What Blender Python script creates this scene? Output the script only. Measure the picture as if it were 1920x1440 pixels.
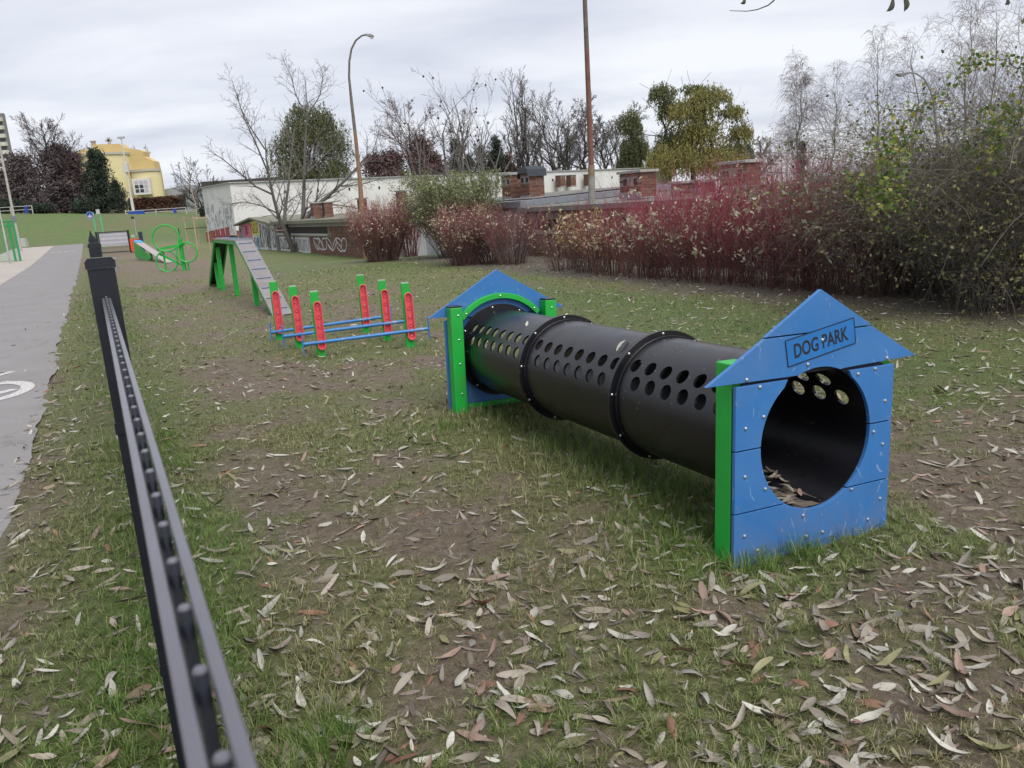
import bpy, bmesh, math, random
import numpy as np
from mathutils import Matrix, Vector

# ------------------------------------------------------------------ camera, sky, sun, exposure
scene = bpy.context.scene
for o in list(bpy.data.objects):
    bpy.data.objects.remove(o)
COL = scene.collection
PI = math.pi
FPX, CXP, CYP, EYE = 1467.0, 960.0, 720.0, 1.58          # focal length in photo pixels, photo centre, eye height in metres
_dn = np.array([1371 - CXP, 7056 - CYP, FPX]); _dn /= np.linalg.norm(_dn)
_up = -_dn
_fy = np.array([0, 0, 1.0]); _fy = _fy - _fy.dot(_up) * _up; _fy /= np.linalg.norm(_fy)
_rx = np.cross(_fy, _up)
if _rx[0] < 0: _rx = -_rx
CR = np.array([_rx, _fy, _up])                            # world = CR @ (right, down, forward)
cam_d = bpy.data.cameras.new('camera')
cam = bpy.data.objects.new('camera', cam_d)
COL.objects.link(cam)
cam_d.sensor_width = 36.0
cam_d.lens = 36.0 * FPX / 1920.0
cam_d.clip_start = 0.02
cam_d.clip_end = 4000.0
cam_d.dof.use_dof = True
cam_d.dof.focus_distance = 5.0
cam_d.dof.aperture_fstop = 15.0
R3 = np.column_stack([CR @ [1, 0, 0], CR @ [0, -1, 0], CR @ [0, 0, -1]])
cam.matrix_world = Matrix.Translation((0, 0, EYE)) @ Matrix(R3.tolist()).to_4x4()
scene.camera = cam

SUN_EL, SUN_AZ = math.radians(54), math.radians(150)
world = bpy.data.worlds.new('World'); scene.world = world; world.use_nodes = True
nt = world.node_tree; nt.nodes.clear()
def wn(t): return nt.nodes.new(t)
w_out = wn('ShaderNodeOutputWorld'); w_bg = wn('ShaderNodeBackground'); w_bg.inputs['Strength'].default_value = 0.1
w_sky = wn('ShaderNodeTexSky'); w_sky.sky_type = 'NISHITA'; w_sky.sun_disc = False
w_sky.sun_elevation = SUN_EL; w_sky.sun_rotation = SUN_AZ
w_tc = wn('ShaderNodeTexCoord'); w_sep = wn('ShaderNodeSeparateXYZ')
nt.links.new(w_tc.outputs['Generated'], w_sep.inputs[0])
w_z = wn('ShaderNodeMath'); w_z.operation = 'ABSOLUTE'; nt.links.new(w_sep.outputs['Z'], w_z.inputs[0])
w_za = wn('ShaderNodeMath'); w_za.operation = 'ADD'; w_za.inputs[1].default_value = 0.16; nt.links.new(w_z.outputs[0], w_za.inputs[0])
w_cx = wn('ShaderNodeMath'); w_cx.operation = 'DIVIDE'; nt.links.new(w_sep.outputs['X'], w_cx.inputs[0]); nt.links.new(w_za.outputs[0], w_cx.inputs[1])
w_cy = wn('ShaderNodeMath'); w_cy.operation = 'DIVIDE'; nt.links.new(w_sep.outputs['Y'], w_cy.inputs[0]); nt.links.new(w_za.outputs[0], w_cy.inputs[1])
w_cmb = wn('ShaderNodeCombineXYZ'); nt.links.new(w_cx.outputs[0], w_cmb.inputs[0]); nt.links.new(w_cy.outputs[0], w_cmb.inputs[1])
w_map = wn('ShaderNodeMapping'); w_map.inputs['Scale'].default_value = (0.75, 1.25, 1); w_map.inputs['Rotation'].default_value = (0, 0, -0.25)
nt.links.new(w_cmb.outputs[0], w_map.inputs[0])
w_no = wn('ShaderNodeTexNoise'); w_no.inputs['Scale'].default_value = 0.9; w_no.inputs['Detail'].default_value = 7; w_no.inputs['Roughness'].default_value = 0.52; w_no.inputs['Distortion'].default_value = 0.25
nt.links.new(w_map.outputs[0], w_no.inputs['Vector'])
w_rp = wn('ShaderNodeValToRGB')
w_rp.color_ramp.elements[0].position = 0.34; w_rp.color_ramp.elements[0].color = (0.57, 0.60, 0.70, 1)
w_rp.color_ramp.elements[1].position = 0.63; w_rp.color_ramp.elements[1].color = (0.86, 0.88, 0.93, 1)
nt.links.new(w_no.outputs['Fac'], w_rp.inputs[0])
w_sc = wn('ShaderNodeVectorMath'); w_sc.operation = 'SCALE'; w_sc.inputs['Scale'].default_value = 4.75
nt.links.new(w_rp.outputs[0], w_sc.inputs[0])
w_mix = wn('ShaderNodeMix'); w_mix.data_type = 'RGBA'; w_mix.inputs[0].default_value = 0.95
nt.links.new(w_sky.outputs[0], w_mix.inputs[6]); nt.links.new(w_sc.outputs[0], w_mix.inputs[7])
nt.links.new(w_mix.outputs[2], w_bg.inputs['Color']); nt.links.new(w_bg.outputs[0], w_out.inputs[0])

sun_d = bpy.data.lights.new('sun', 'SUN'); sun_d.energy = 1.5; sun_d.angle = math.radians(42); sun_d.color = (1.0, 0.97, 0.93)
sun = bpy.data.objects.new('sun', sun_d); COL.objects.link(sun)
_s = Vector((math.sin(SUN_AZ) * math.cos(SUN_EL), math.cos(SUN_AZ) * math.cos(SUN_EL), math.sin(SUN_EL)))
sun.rotation_euler = _s.to_track_quat('Z', 'Y').to_euler()
scene.view_settings.view_transform = 'Standard'; scene.view_settings.look = 'None'
scene.view_settings.exposure = 1.2; scene.view_settings.gamma = 1.0; scene.view_settings.use_curve_mapping = False
scene.render.engine = 'CYCLES'
scene.cycles.max_bounces = 6; scene.cycles.diffuse_bounces = 3; scene.cycles.transparent_max_bounces = 6

# ------------------------------------------------------------------ helpers
rng = np.random.default_rng(7)
random.seed(7)
def sm(a, b, x):
    t = np.clip((np.asarray(x, float) - a) / (b - a), 0, 1); return t * t * (3 - 2 * t)
def _h(ix, iy, s):
    n = (ix * 374761393 + iy * 668265263 + s * 974634777) & 0xffffffff
    n = ((n ^ (n >> 13)) * 1274126177) & 0xffffffff
    return ((n ^ (n >> 16)) & 0xffff) / 65535.0
def vnoise(x, y, s=0):
    x = np.asarray(x, float); y = np.asarray(y, float)
    xi = np.floor(x).astype(np.int64); yi = np.floor(y).astype(np.int64)
    fx = x - xi; fy = y - yi; fx = fx * fx * (3 - 2 * fx); fy = fy * fy * (3 - 2 * fy)
    a = _h(xi, yi, s); b = _h(xi + 1, yi, s); c = _h(xi, yi + 1, s); d = _h(xi + 1, yi + 1, s)
    return (a * (1 - fx) + b * fx) * (1 - fy) + (c * (1 - fx) + d * fx) * fy
def fbm(x, y, o=4, s=0):
    v = 0; a = 1; t = 0
    for i in range(o):
        v = v + a * vnoise(x * 2 ** i + 17.3 * i, y * 2 ** i - 9.1 * i, s + i); t += a; a *= .5
    return v / t

# the fence and the path run the same way: FD along, FN across (to the right)
FA = math.radians(-27.14)
FD = np.array([math.sin(FA), math.cos(FA)]); FN = np.array([math.cos(FA), -math.sin(FA)])
def so(s, off): return FD * s + FN * off
def off_of(x, y): return x * FN[0] + y * FN[1]
def s_of(x, y): return x * FD[0] + y * FD[1]
# tunnel frame
TH, TILT, LEAN = .422, -.034, .024
TM = (Matrix.Rotation(TH, 3, 'Z') @ Matrix.Rotation(-LEAN, 3, 'X') @ Matrix.Rotation(-TILT, 3, 'Y'))
TO = Vector((1.29, 3.202, 0))
def tun_uv(x, y):
    dx = x - TO.x; dy = y - TO.y; c, s = math.cos(TH), math.sin(TH)
    return dx * c + dy * s, -dx * s + dy * c
HEDGE_A = np.array([1.4, 18.3]); HEDGE_D = np.array([4.0, -8.3]) / math.hypot(4, 8.3); HEDGE_N = np.array([-HEDGE_D[1], HEDGE_D[0]])
def hedge_dist(x, y): return (x - HEDGE_A[0]) * HEDGE_N[0] + (y - HEDGE_A[1]) * HEDGE_N[1]
def gh0(x, y):
    """large shape of the ground"""
    x = np.asarray(x, float); y = np.asarray(y, float)
    a = x / np.maximum(y, 1.0)
    left = 1 - sm(-.42, -.30, a)
    z = left * .45 * sm(35, 72, y)
    z = z - (1 - left) * .6 * np.maximum(sm(25, 40, y), sm(1.5, 5.5, hedge_dist(x, y)) * sm(3, 8, y))
    l2 = 1 - sm(-29, -25, x)
    zc = np.clip(2.5 + (-32 - x) * 1.5 / 24, 1.5, 5)
    z = z + l2 * (zc - .45) * sm(71, 86, y) + (1 - l2) * 1.7 * sm(100, 125, y)
    u, v = tun_uv(x, y)
    w = np.exp(-((u / 1.6) ** 2 + ((v - 1.7) / 3.2) ** 2))
    z = z + w * (-.055 * np.clip(u, -.8, .9) - .022 * v)
    return z
def on_path(x, y):
    o = off_of(x, y); s = s_of(x, y)
    return sm(-.60, -.80, o) * (1 - sm(-5.7, -6.0, o)) * (1 - sm(80, 82, s))
def gh(x, y):
    x = np.asarray(x, float); y = np.asarray(y, float)
    r = np.hypot(x, y)
    far = 1 - sm(12, 30, r)
    b = (fbm(x * .8, y * .8, 2, 5) - .5) * .07 + (fbm(x * 5, y * 5, 3, 9) - .5) * .035 * far + (fbm(x * 22, y * 22, 2, 21) - .5) * .016 * (1 - sm(5, 9, r))
    p = on_path(x, y)
    return gh0(x, y) + b * (1 - p) - .03 * p
def ray(px, py): return CR @ np.array([px - CXP, py - CYP, FPX])
def at(px, py, Y):
    d = ray(px, py); t = Y / d[1]; return np.array([0, 0, EYE]) + t * d
def G(px, py):
    """where the sight line of a photo pixel meets the ground"""
    d = ray(px, py); d = d / np.linalg.norm(d)
    t = 0.5
    while t < 400:
        p = np.array([0, 0, EYE]) + t * d
        if p[2] < gh0(p[0], p[1]): break
        t *= 1.004
    return np.array([p[0], p[1], float(gh(p[0], p[1]))])
def gz(x, y): return float(gh(x, y))

def link(o): COL.objects.link(o); return o
def tag(o, label=None, cat=None, group=None, kind=None):
    if label: o['label'] = label
    if cat: o['category'] = cat
    if group: o['group'] = group
    if kind: o['kind'] = kind
    return o
def thing(name, label, cat, loc=(0, 0, 0), rz=0.0, group=None):
    o = bpy.data.objects.new(name, None); o.empty_display_size = .2; link(o)
    o.location = tuple(float(c) for c in loc); o.rotation_euler = (0, 0, rz)
    return tag(o, label, cat, group)
def mesh_np(name, V, F, smooth=False):
    V = np.asarray(V, np.float32); F = np.asarray(F, np.int32)
    me = bpy.data.meshes.new(name)
    me.vertices.add(len(V)); me.vertices.foreach_set('co', V.ravel())
    n = len(F); k = F.shape[1]
    me.loops.add(n * k); me.loops.foreach_set('vertex_index', F.ravel())
    me.polygons.add(n); me.polygons.foreach_set('loop_start', np.arange(0, n * k, k, dtype=np.int32))
    if smooth: me.polygons.foreach_set('use_smooth', np.ones(n, bool))
    me.update(calc_edges=True)
    return me
def obj(name, me, mat=None, parent=None, label=None, kind=None):
    o = bpy.data.objects.new(name, me); link(o)
    if mat is not None and not me.materials: me.materials.append(mat)
    if parent is not None: o.parent = parent
    return tag(o, label, None, None, kind)
class MB:
    """collects boxes, prisms and tubes into one mesh"""
    def __init__(s): s.v = []; s.f = []
    def add(s, V, F):
        b = len(s.v); s.v += [tuple(map(float, p)) for p in V]; s.f += [tuple(i + b for i in f) for f in F]; return s
    def box(s, c, size, m=None):
        x, y, z = size[0] / 2, size[1] / 2, size[2] / 2
        V = [Vector((a * x, b * y, d * z)) for a in (-1, 1) for b in (-1, 1) for d in (-1, 1)]
        if m is not None: V = [m @ p for p in V]
        V = [p + Vector(c) for p in V]
        return s.add(V, [(0, 1, 3, 2), (4, 6, 7, 5), (0, 4, 5, 1), (2, 3, 7, 6), (0, 2, 6, 4), (1, 5, 7, 3)])
    def bar(s, p, q, w, d, upv=(0, 0, 1)):
        """a rectangular bar from p to q, w across and d along upv"""
        p = Vector(p); q = Vector(q); t = (q - p).normalized(); sd = t.cross(Vector(upv))
        if sd.length < 1e-4: sd = t.cross(Vector((0, 1, 0)))
        sd.normalize(); un = sd.cross(t)
        V = [e + sd * (a * w / 2) + un * (b * d / 2) for e in (p, q) for a, b in ((-1, -1), (1, -1), (1, 1), (-1, 1))]
        return s.add(V, [(3, 2, 1, 0), (4, 5, 6, 7), (0, 1, 5, 4), (1, 2, 6, 5), (2, 3, 7, 6), (3, 0, 4, 7)])
    def prism(s, out, y0, y1, f=None):
        """outline in (x, z), extruded along y"""
        n = len(out); g = f or (lambda x, y, z: (x, y, z))
        V = [g(x, y0, z) for x, z in out] + [g(x, y1, z) for x, z in out]
        F = [tuple(range(n)), tuple(range(2 * n - 1, n - 1, -1))] + [(i, i + n, (i + 1) % n + n, (i + 1) % n) for i in range(n)]
        return s.add(V, F)
    def tube(s, pts, r, n=8, cap=True, closed=False):
        P = [Vector(p) for p in pts]; m = len(P); rr = r if hasattr(r, '__len__') else [r] * m
        V = []; u = None
        for i, p in enumerate(P):
            if closed: t = (P[(i + 1) % m] - P[i - 1])
            else: t = P[min(i + 1, m - 1)] - P[max(i - 1, 0)]
            t.normalize()
            if u is None: u = t.cross(Vector((0, 0, 1)) if abs(t.z) < .95 else Vector((1, 0, 0)))
            u = (u - t * u.dot(t)).normalized(); w = t.cross(u)
            V += [p + (u * math.cos(2 * PI * k / n) + w * math.sin(2 * PI * k / n)) * rr[i] for k in range(n)]
        F = []
        for i in range(m if closed else m - 1):
            a = i * n; b = ((i + 1) % m) * n
            F += [(a + k, a + (k + 1) % n, b + (k + 1) % n, b + k) for k in range(n)]
        if cap and not closed: F += [tuple(range(n - 1, -1, -1)), tuple(range((m - 1) * n, m * n))]
        return s.add(V, F)
    def mesh(s, name, smooth=False):
        me = bpy.data.meshes.new(name); me.from_pydata(s.v, [], s.f)
        bm = bmesh.new(); bm.from_mesh(me); bmesh.ops.recalc_face_normals(bm, faces=bm.faces); bm.to_mesh(me); bm.free()
        if smooth:
            me.polygons.foreach_set('use_smooth', np.ones(len(me.polygons), bool))
            me.set_sharp_from_angle(angle=math.radians(40))
        me.update(); return me
    def build(s, name, mat, parent=None, smooth=False, bevel=0, label=None, kind=None):
        o = obj(name, s.mesh(name, smooth), mat, parent, label, kind)
        if bevel:
            b = o.modifiers.new('bevel', 'BEVEL'); b.width = bevel; b.segments = 2; b.limit_method = 'ANGLE'; b.angle_limit = math.radians(35)
        return o
def copy_tree(o, parent=None):
    c = o.copy(); link(c)
    if parent is not None: c.parent = parent; c.matrix_parent_inverse = o.matrix_parent_inverse
    for ch in list(o.children): copy_tree(ch, c)
    return c

# ------------------------------------------------------------------ materials
class NT:
    def __init__(s, name):
        s.m = bpy.data.materials.new(name); s.m.use_nodes = True; s.t = s.m.node_tree
        s.b = s.t.nodes['Principled BSDF']
    def n(s, t, **kw):
        x = s.t.nodes.new(t)
        for k, v in kw.items():
            if k in x.inputs: x.inputs[k].default_value = v
            else: setattr(x, k, v)
        return x
    def l(s, a, b): s.t.links.new(a, b)
    def noise(s, scale, detail=4, rough=.55, vec=None, dist=0.0):
        x = s.n('ShaderNodeTexNoise', Scale=scale, Detail=detail, Roughness=rough, Distortion=dist)
        if vec is not None: s.l(vec, x.inputs['Vector'])
        return x.outputs['Fac']
    def ramp(s, fac, stops, interp='LINEAR'):
        x = s.n('ShaderNodeValToRGB'); cr = x.color_ramp; cr.interpolation = interp
        while len(cr.elements) < len(stops): cr.elements.new(.5)
        for e, (p, c) in zip(cr.elements, stops): e.position = p; e.color = (*c, 1) if len(c) == 3 else c
        s.l(fac, x.inputs[0]); return x.outputs[0]
    def mix(s, fac, a, b, blend='MIX'):
        x = s.n('ShaderNodeMix'); x.data_type = 'RGBA'; x.blend_type = blend; x.clamp_factor = True
        for v, i in ((fac, 0), (a, 6), (b, 7)):
            if hasattr(v, 'links'): s.l(v, x.inputs[i])
            else: x.inputs[i].default_value = v if not hasattr(v, '__len__') else ((*v, 1) if len(v) == 3 else v)
        return x.outputs[2]
    def math(s, op, a, b=None, clamp=False):
        x = s.n('ShaderNodeMath'); x.operation = op; x.use_clamp = clamp
        for v, i in ((a, 0), (b, 1)):
            if v is None: continue
            if hasattr(v, 'links'): s.l(v, x.inputs[i])
            else: x.inputs[i].default_value = v
        return x.outputs[0]
    def coord(s, which='Object'): return s.n('ShaderNodeTexCoord').outputs[which]
    def bump(s, h, strength=.3, dist=.01):
        x = s.n('ShaderNodeBump', Strength=strength, Distance=dist); s.l(h, x.inputs['Height']); s.l(x.outputs[0], s.b.inputs['Normal'])
    def out(s, col, rough=.7, metal=0.0, spec=.5):
        if hasattr(col, 'links'): s.l(col, s.b.inputs['Base Color'])
        else: s.b.inputs['Base Color'].default_value = (*col, 1)
        if hasattr(rough, 'links'): s.l(rough, s.b.inputs['Roughness'])
        else: s.b.inputs['Roughness'].default_value = rough
        s.b.inputs['Metallic'].default_value = metal; s.b.inputs['Specular IOR Level'].default_value = spec
        return s.m
def mul(c, k): return tuple(min(1, x * k) for x in c)
def M(name, c, rough=.7, var=.25, scale=6.0, bump=0.0, bscale=80.0, metal=0.0, spec=.5, dirt=None, dirt_amt=.3, dirt_scale=3.0):
    t = NT(name); v = t.coord()
    f = t.noise(scale, 5, .6, v)
    col = t.ramp(f, [(.25, mul(c, 1 - var)), (.75, mul(c, 1 + var))])
    if dirt is not None:
        d = t.noise(dirt_scale, 6, .65, v, .4)
        k = t.ramp(d, [(.5, (0, 0, 0)), (.72, (dirt_amt,) * 3)])
        col = t.mix(k, col, dirt)
    if bump: t.bump(t.noise(bscale, 4, .6, v), bump, .004)
    return t.out(col, rough, metal, spec)
def MI(name, stops, rough=.7, spec=.3, trans=0.0, grain=0.0, gscale=40):
    """every loose piece of a mesh gets its own colour from the ramp"""
    t = NT(name); g = t.n('ShaderNodeNewGeometry')
    col = t.ramp(g.outputs['Random Per Island'], stops)
    if grain:
        f = t.noise(gscale, 4, .6, t.coord()); col = t.mix(t.math('MULTIPLY', f, grain), col, (.02, .018, .015))
    m = t.out(col, rough, 0, spec)
    if trans:
        tr = t.n('ShaderNodeBsdfTranslucent'); t.l(col, tr.inputs[0]); mx = t.n('ShaderNodeMixShader'); mx.inputs[0].default_value = trans
        t.l(t.b.outputs[0], mx.inputs[1]); t.l(tr.outputs[0], mx.inputs[2]); t.l(mx.outputs[0], t.t.nodes['Material Output'].inputs[0])
    return m

mGreenPaint = M('green_paint', (.012, .36, .045), .42, .12, 3, .08, 200, dirt=(.12, .10, .06), dirt_amt=.25, dirt_scale=5)
mRed = M('red_plastic', (.66, .075, .10), .42, .10, 8, .05, 150)
mBlack = M('black_powder_coat', (.009, .011, .018), .38, .25, 12, .10, 500)
mRod = M('rod_painted_sheen', (.105, .105, .125), .27, .12, 12, spec=.6)  # grey base paints the sky's sheen onto black top rods and wire tips
mCore = M('black_core', (.008, .008, .010), .7, .2)
mSteel = M('zinc_bolt', (.55, .55, .55), .32, .15, 60, metal=.9)
mGreyDeck = M('grey_antislip_deck', (.20, .19, .20), .75, .14, 5, .2, 300, dirt=(.16, .12, .09), dirt_amt=.5)
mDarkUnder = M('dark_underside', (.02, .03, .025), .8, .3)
mCleat = M('cleat_blue_grey', (.13, .17, .24), .5, .2, 20)
mWhite = M('white_plaster', (.60, .59, .58), .9, .07, .5, .15, 20, dirt=(.36, .33, .30), dirt_amt=.5, dirt_scale=.45)
mConcrete = M('concrete', (.30, .29, .27), .9, .2, 3, .3, 60)
mRoofFelt = M('roof_felt', (.15, .145, .135), .9, .25, 2, .2, 30)
mWoodPale = M('pale_wood', (.34, .27, .19), .8, .2, 10, .2, 90)
mBrick = MI('brick', [(0, (.13, .065, .05)), (.4, (.215, .10, .07)), (.75, (.27, .135, .095)), (1, (.19, .125, .105))], .9, .2, grain=.5, gscale=14)
mMortar = M('mortar', (.27, .245, .22), .95, .2, 4)
mDark = M('dark_opening', (.012, .012, .014), .8, .2)
mGlass = M('window_glass', (.05, .06, .07), .12, .3, 2)
mBark = M('bark_grey', (.105, .095, .085), .9, .3, 14, .4, 40)
mBarkDark = M('bark_dark', (.055, .048, .045), .9, .3, 14, .3, 40)
mBarkPurple = M('bark_purplish', (.115, .075, .075), .9, .25, 5)
mBirchTwig = M('birch_twig', (.165, .125, .118), .9, .25, 3)
mTwigGrey = M('twig_grey', (.15, .135, .13), .9, .25, 3)
mBirch = M('birch_bark', (.22, .205, .20), .85, .4, 2.5)
mRust = None

def rust_pole(name, low, high, zsplit):
    t = NT(name); c = t.coord(); sp = t.n('ShaderNodeSeparateXYZ'); t.l(c, sp.inputs[0])
    n1 = t.noise(6, 6, .7, c)
    z = t.math('ADD', sp.outputs['Z'], t.math('MULTIPLY', t.math('SUBTRACT', n1, .5), .5))
    k = t.math('GREATER_THAN', z, zsplit)
    a = t.ramp(n1, [(.3, mul(low, .7)), (.7, mul(low, 1.25))]); b = t.ramp(n1, [(.3, mul(high, .6)), (.7, mul(high, 1.4))])
    return t.out(t.mix(k, a, b), .85)

# blue board: printed laminate with scuffs and splashed soil near the ground
t = NT('blue_board'); c = t.coord(); sp = t.n('ShaderNodeSeparateXYZ'); t.l(c, sp.inputs[0])
f = t.noise(3, 5, .6, c); base = t.ramp(f, [(.25, (.010, .125, .37)), (.75, (.016, .155, .44))])
n2 = t.noise(9, 6, .7, c, .6)
soil = t.math('MULTIPLY', t.ramp(n2, [(.34, (0, 0, 0)), (.70, (1, 1, 1))]), t.math('SUBTRACT', .50, t.math('MULTIPLY', sp.outputs['Z'], 1.6), True), True)
base = t.mix(soil, base, (.16, .12, .09))
scuff = t.ramp(t.noise(5.5, 8, .75, c, 1.2), [(.60, (0, 0, 0)), (.76, (.42, .42, .42))])
base = t.mix(scuff, base, (.20, .27, .36))
base = t.mix(t.ramp(t.noise(1.6, 7, .7, c, .5), [(.35, (.03, .03, .03)), (.7, (.20, .20, .20))]), base, (.23, .25, .27))
scr = t.n('ShaderNodeTexWave', Scale=3.0, Distortion=14.0, Detail=3.0); t.l(c, scr.inputs['Vector'])
base = t.mix(t.math('MULTIPLY', t.ramp(scr.outputs['Fac'], [(.985, (0, 0, 0)), (.999, (.5, .5, .5))]), t.math('GREATER_THAN', n2, .55)), base, (.30, .38, .46))
t.bump(t.noise(350, 2, .5, c), .06, .002)
mBlue = t.out(base, .48)
mBlueBar = M('blue_bar_paint', (.03, .17, .42), .4, .15, 4, dirt=(.35, .36, .36), dirt_amt=.8, dirt_scale=7)

# black plastic of the tunnel: satin, dusty, with pale specks and scratches
t = NT('black_plastic'); c = t.coord()
f = t.noise(2.2, 6, .65, c)
base = t.ramp(f, [(.3, (.005, .005, .007)), (.75, (.009, .009, .012))])
sp1 = t.n('ShaderNodeTexVoronoi', Scale=30.0); t.l(c, sp1.inputs['Vector'])
speck = t.math('MULTIPLY', t.math('LESS_THAN', sp1.outputs['Distance'], .10), t.math('GREATER_THAN', t.noise(3.5, 3, .5, c), .56))
base = t.mix(t.math('MULTIPLY', speck, .6), base, (.28, .26, .24))
dust = t.ramp(t.noise(4, 8, .75, c, .8), [(.55, (0, 0, 0)), (.85, (.10, .10, .10))])
base = t.mix(dust, base, (.10, .09, .08))
rg = t.ramp(t.noise(7, 5, .6, c), [(.3, (.25,) * 3), (.7, (.36,) * 3)])
mPlastic = t.out(base, rg)

mLeafPale = MI('leaf_pale', [(0, (.42, .40, .36)), (.5, (.52, .50, .46)), (1, (.36, .33, .29))], .75, .2)
# ------------------------------------------------------------------ ground
def wear_f(x, y):
    """0 = grass, 1 = bare trodden soil"""
    r = np.hypot(x, y)
    xr = x * .83 + y * .56; yr = y * .83 - x * .56
    n = fbm(xr * .8, yr * .8, 4, 31) * .42 + fbm(xr * 3.3 + 5, yr * 3.3, 4, 41) * .58
    n = n + .35 * (fbm((x + y) * .37, (x - y) * .37, 3, 51) - .5)
    w = (n - .5) * 2.3 + .345
    o = off_of(x, y)
    w = w + .18 * np.exp(-((o - 2.0) / 1.0) ** 2) * sm(1, 3, y)               # trodden track beside the fence
    w = w - .45 * np.exp(-((o - .05) / .42) ** 2)                             # greener along the fence
    w = w - .15 * np.exp(-((o + .35) / .25) ** 2)
    u, v = tun_uv(x, y)
    w = w - .75 * np.exp(-((u + .05) / .55) ** 2) * sm(-.35, .1, v) * (1 - sm(3.2, 3.9, v))   # grass under the tunnel
    w = w - .3 * np.exp(-((u + .45) ** 2 + (v - .05) ** 2) / .12)
    w = w + .38 * sm(.5, 1.0, u) * np.exp(-((v + .1) / 1.0) ** 2)             # mud to the right of the mouth
    w = w + .25 * np.exp(-((u) ** 2 / .5 + (v + .75) ** 2 / .3))
    for (hx, hy) in ((-2.2, 9.1), (-1.2, 9.25), (-2.6, 9.7), (-1.5, 9.9)): w = w - .4 * np.exp(-((x - hx) ** 2 + (y - hy) ** 2) / .25)
    w = w + .22 * np.exp(-((x + 2.2) / 2.0) ** 2 - ((y - 14) / 3.0) ** 2)      # worn run past the hurdles
    hd = hedge_dist(x, y)
    w = w - .35 * np.exp(-((hd + 3.2) / 1.4) ** 2) * sm(4, 8, y)               # green strip before the hedge
    w = w - .3 * sm(19, 24, y) * sm(-.35, -.2, x / np.maximum(y, 1))
    w = w + .35 * (1 - sm(-.42, -.30, x / np.maximum(y, 1))) * sm(22, 30, y) * (1 - sm(50, 56, y))
    w = w - 1.2 * sm(56, 66, y)
    return np.clip(w, 0, 1)
def lush_f(x, y):
    hd = hedge_dist(x, y); a = x / np.maximum(y, 1)
    v = np.exp(-((hd + 3.0) / 1.5) ** 2) * sm(3.5, 7, y) * sm(-.12, .05, a) + .8 * sm(19, 24, y) * sm(-.36, -.28, a) * (1 - sm(60, 80, y)) + .5 * np.exp(-((off_of(x, y) - .1) / .4) ** 2)
    return np.clip(v * (.25 + 1.4 * fbm(x * .7 + 9, y * .7, 3, 88)), 0, 1)
def litter_f(x, y):
    hd = hedge_dist(x, y)
    return sm(-1.6, -.4, hd + (fbm(x * 2, y * 2, 3, 77) - .5) * 1.3) * sm(4, 7, y) * (1 - sm(24, 30, y))
th_f = np.concatenate([np.radians(np.arange(-48, 48.01, .36)), np.radians(np.arange(51, 312, 3.0))])
rr = [.35]
while rr[-1] < 9: rr.append(rr[-1] * 1.0095 + .004)
while rr[-1] < 60: rr.append(rr[-1] * 1.02)
while rr[-1] < 180: rr.append(rr[-1] * 1.03)
while rr[-1] < 2600: rr.append(rr[-1] * 1.35)
rr = np.array(rr); nT = len(th_f); nR = len(rr)
TT, RR = np.meshgrid(th_f, rr)
gx = (RR * np.sin(TT)).ravel(); gy = (RR * np.cos(TT)).ravel()
gv = np.column_stack([gx, gy, gh(gx, gy)])
ii = np.arange(nR - 1)[:, None] * nT; jj = np.arange(nT)[None, :]; jn = (jj + 1) % nT
gf = np.stack([ii + jj, ii + nT + jj, ii + nT + jn, ii + jn], -1).reshape(-1, 4)[:, ::-1]
gv = np.vstack([gv, [[0, 0, gz(0, 0)]]])
me = mesh_np('ground', gv, gf, True)
bm = bmesh.new(); bm.from_mesh(me); bm.verts.ensure_lookup_table()
for j in range(nT): bm.faces.new((bm.verts[len(gv) - 1], bm.verts[(j + 1) % nT], bm.verts[j]))
bm.to_mesh(me); bm.free()
px_, py_ = gv[:, 0], gv[:, 1]
for nm, val in (('wear', wear_f(px_, py_)), ('litter', litter_f(px_, py_)), ('lush', np.maximum(sm(56, 64, py_) * .9, .75 * lush_f(px_, py_)))):
    a = me.attributes.new(nm, 'FLOAT', 'POINT'); a.data.foreach_set('value', np.asarray(val, np.float32))
t = NT('field_soil_and_turf'); c = t.n('ShaderNodeNewGeometry').outputs['Position']
def attr(nm):
    x = t.n('ShaderNodeAttribute'); x.attribute_name = nm; return x.outputs['Fac']
n_f = t.noise(26, 7, .78, c); n_m = t.noise(6, 6, .65, c); n_l = t.noise(.9, 5, .6, c); n_xf = t.noise(160, 3, .6, c)
mud = t.ramp(n_f, [(.30, (.052, .036, .024)), (.48, (.175, .134, .090)), (.62, (.255, .205, .148)), (.74, (.37, .315, .255))])
mud = t.mix(t.ramp(n_m, [(.35, (0, 0, 0)), (.7, (.45, .45, .45))]), mud, (.125, .088, .060))
grs = t.ramp(n_f, [(.30, (.034, .042, .012)), (.48, (.135, .135, .048)), (.62, (.22, .205, .095)), (.74, (.37, .33, .20))])
grs = t.mix(t.ramp(n_l, [(.35, (0, 0, 0)), (.7, (.55, .55, .55))]), grs, t.ramp(n_xf, [(.3, (.075, .125, .026)), (.7, (.17, .22, .065))]))
lush = t.ramp(n_m, [(.3, (.048, .105, .020)), (.52, (.092, .165, .036)), (.75, (.18, .21, .075))])
lush = t.mix(t.ramp(n_f, [(.42, (.7, .7, .7)), (.58, (0, 0, 0))]), lush, (.035, .075, .014))
lush = t.mix(t.ramp(t.noise(2.2, 6, .7, c), [(.5, (0, 0, 0)), (.68, (.6, .6, .6))]), lush, (.165, .19, .07))
n_xl = t.noise(.16, 6, .6, c, .5)
lush = t.mix(t.ramp(n_xl, [(.48, (0, 0, 0)), (.68, (.75, .75, .75))]), lush, (.13, .105, .06))
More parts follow.
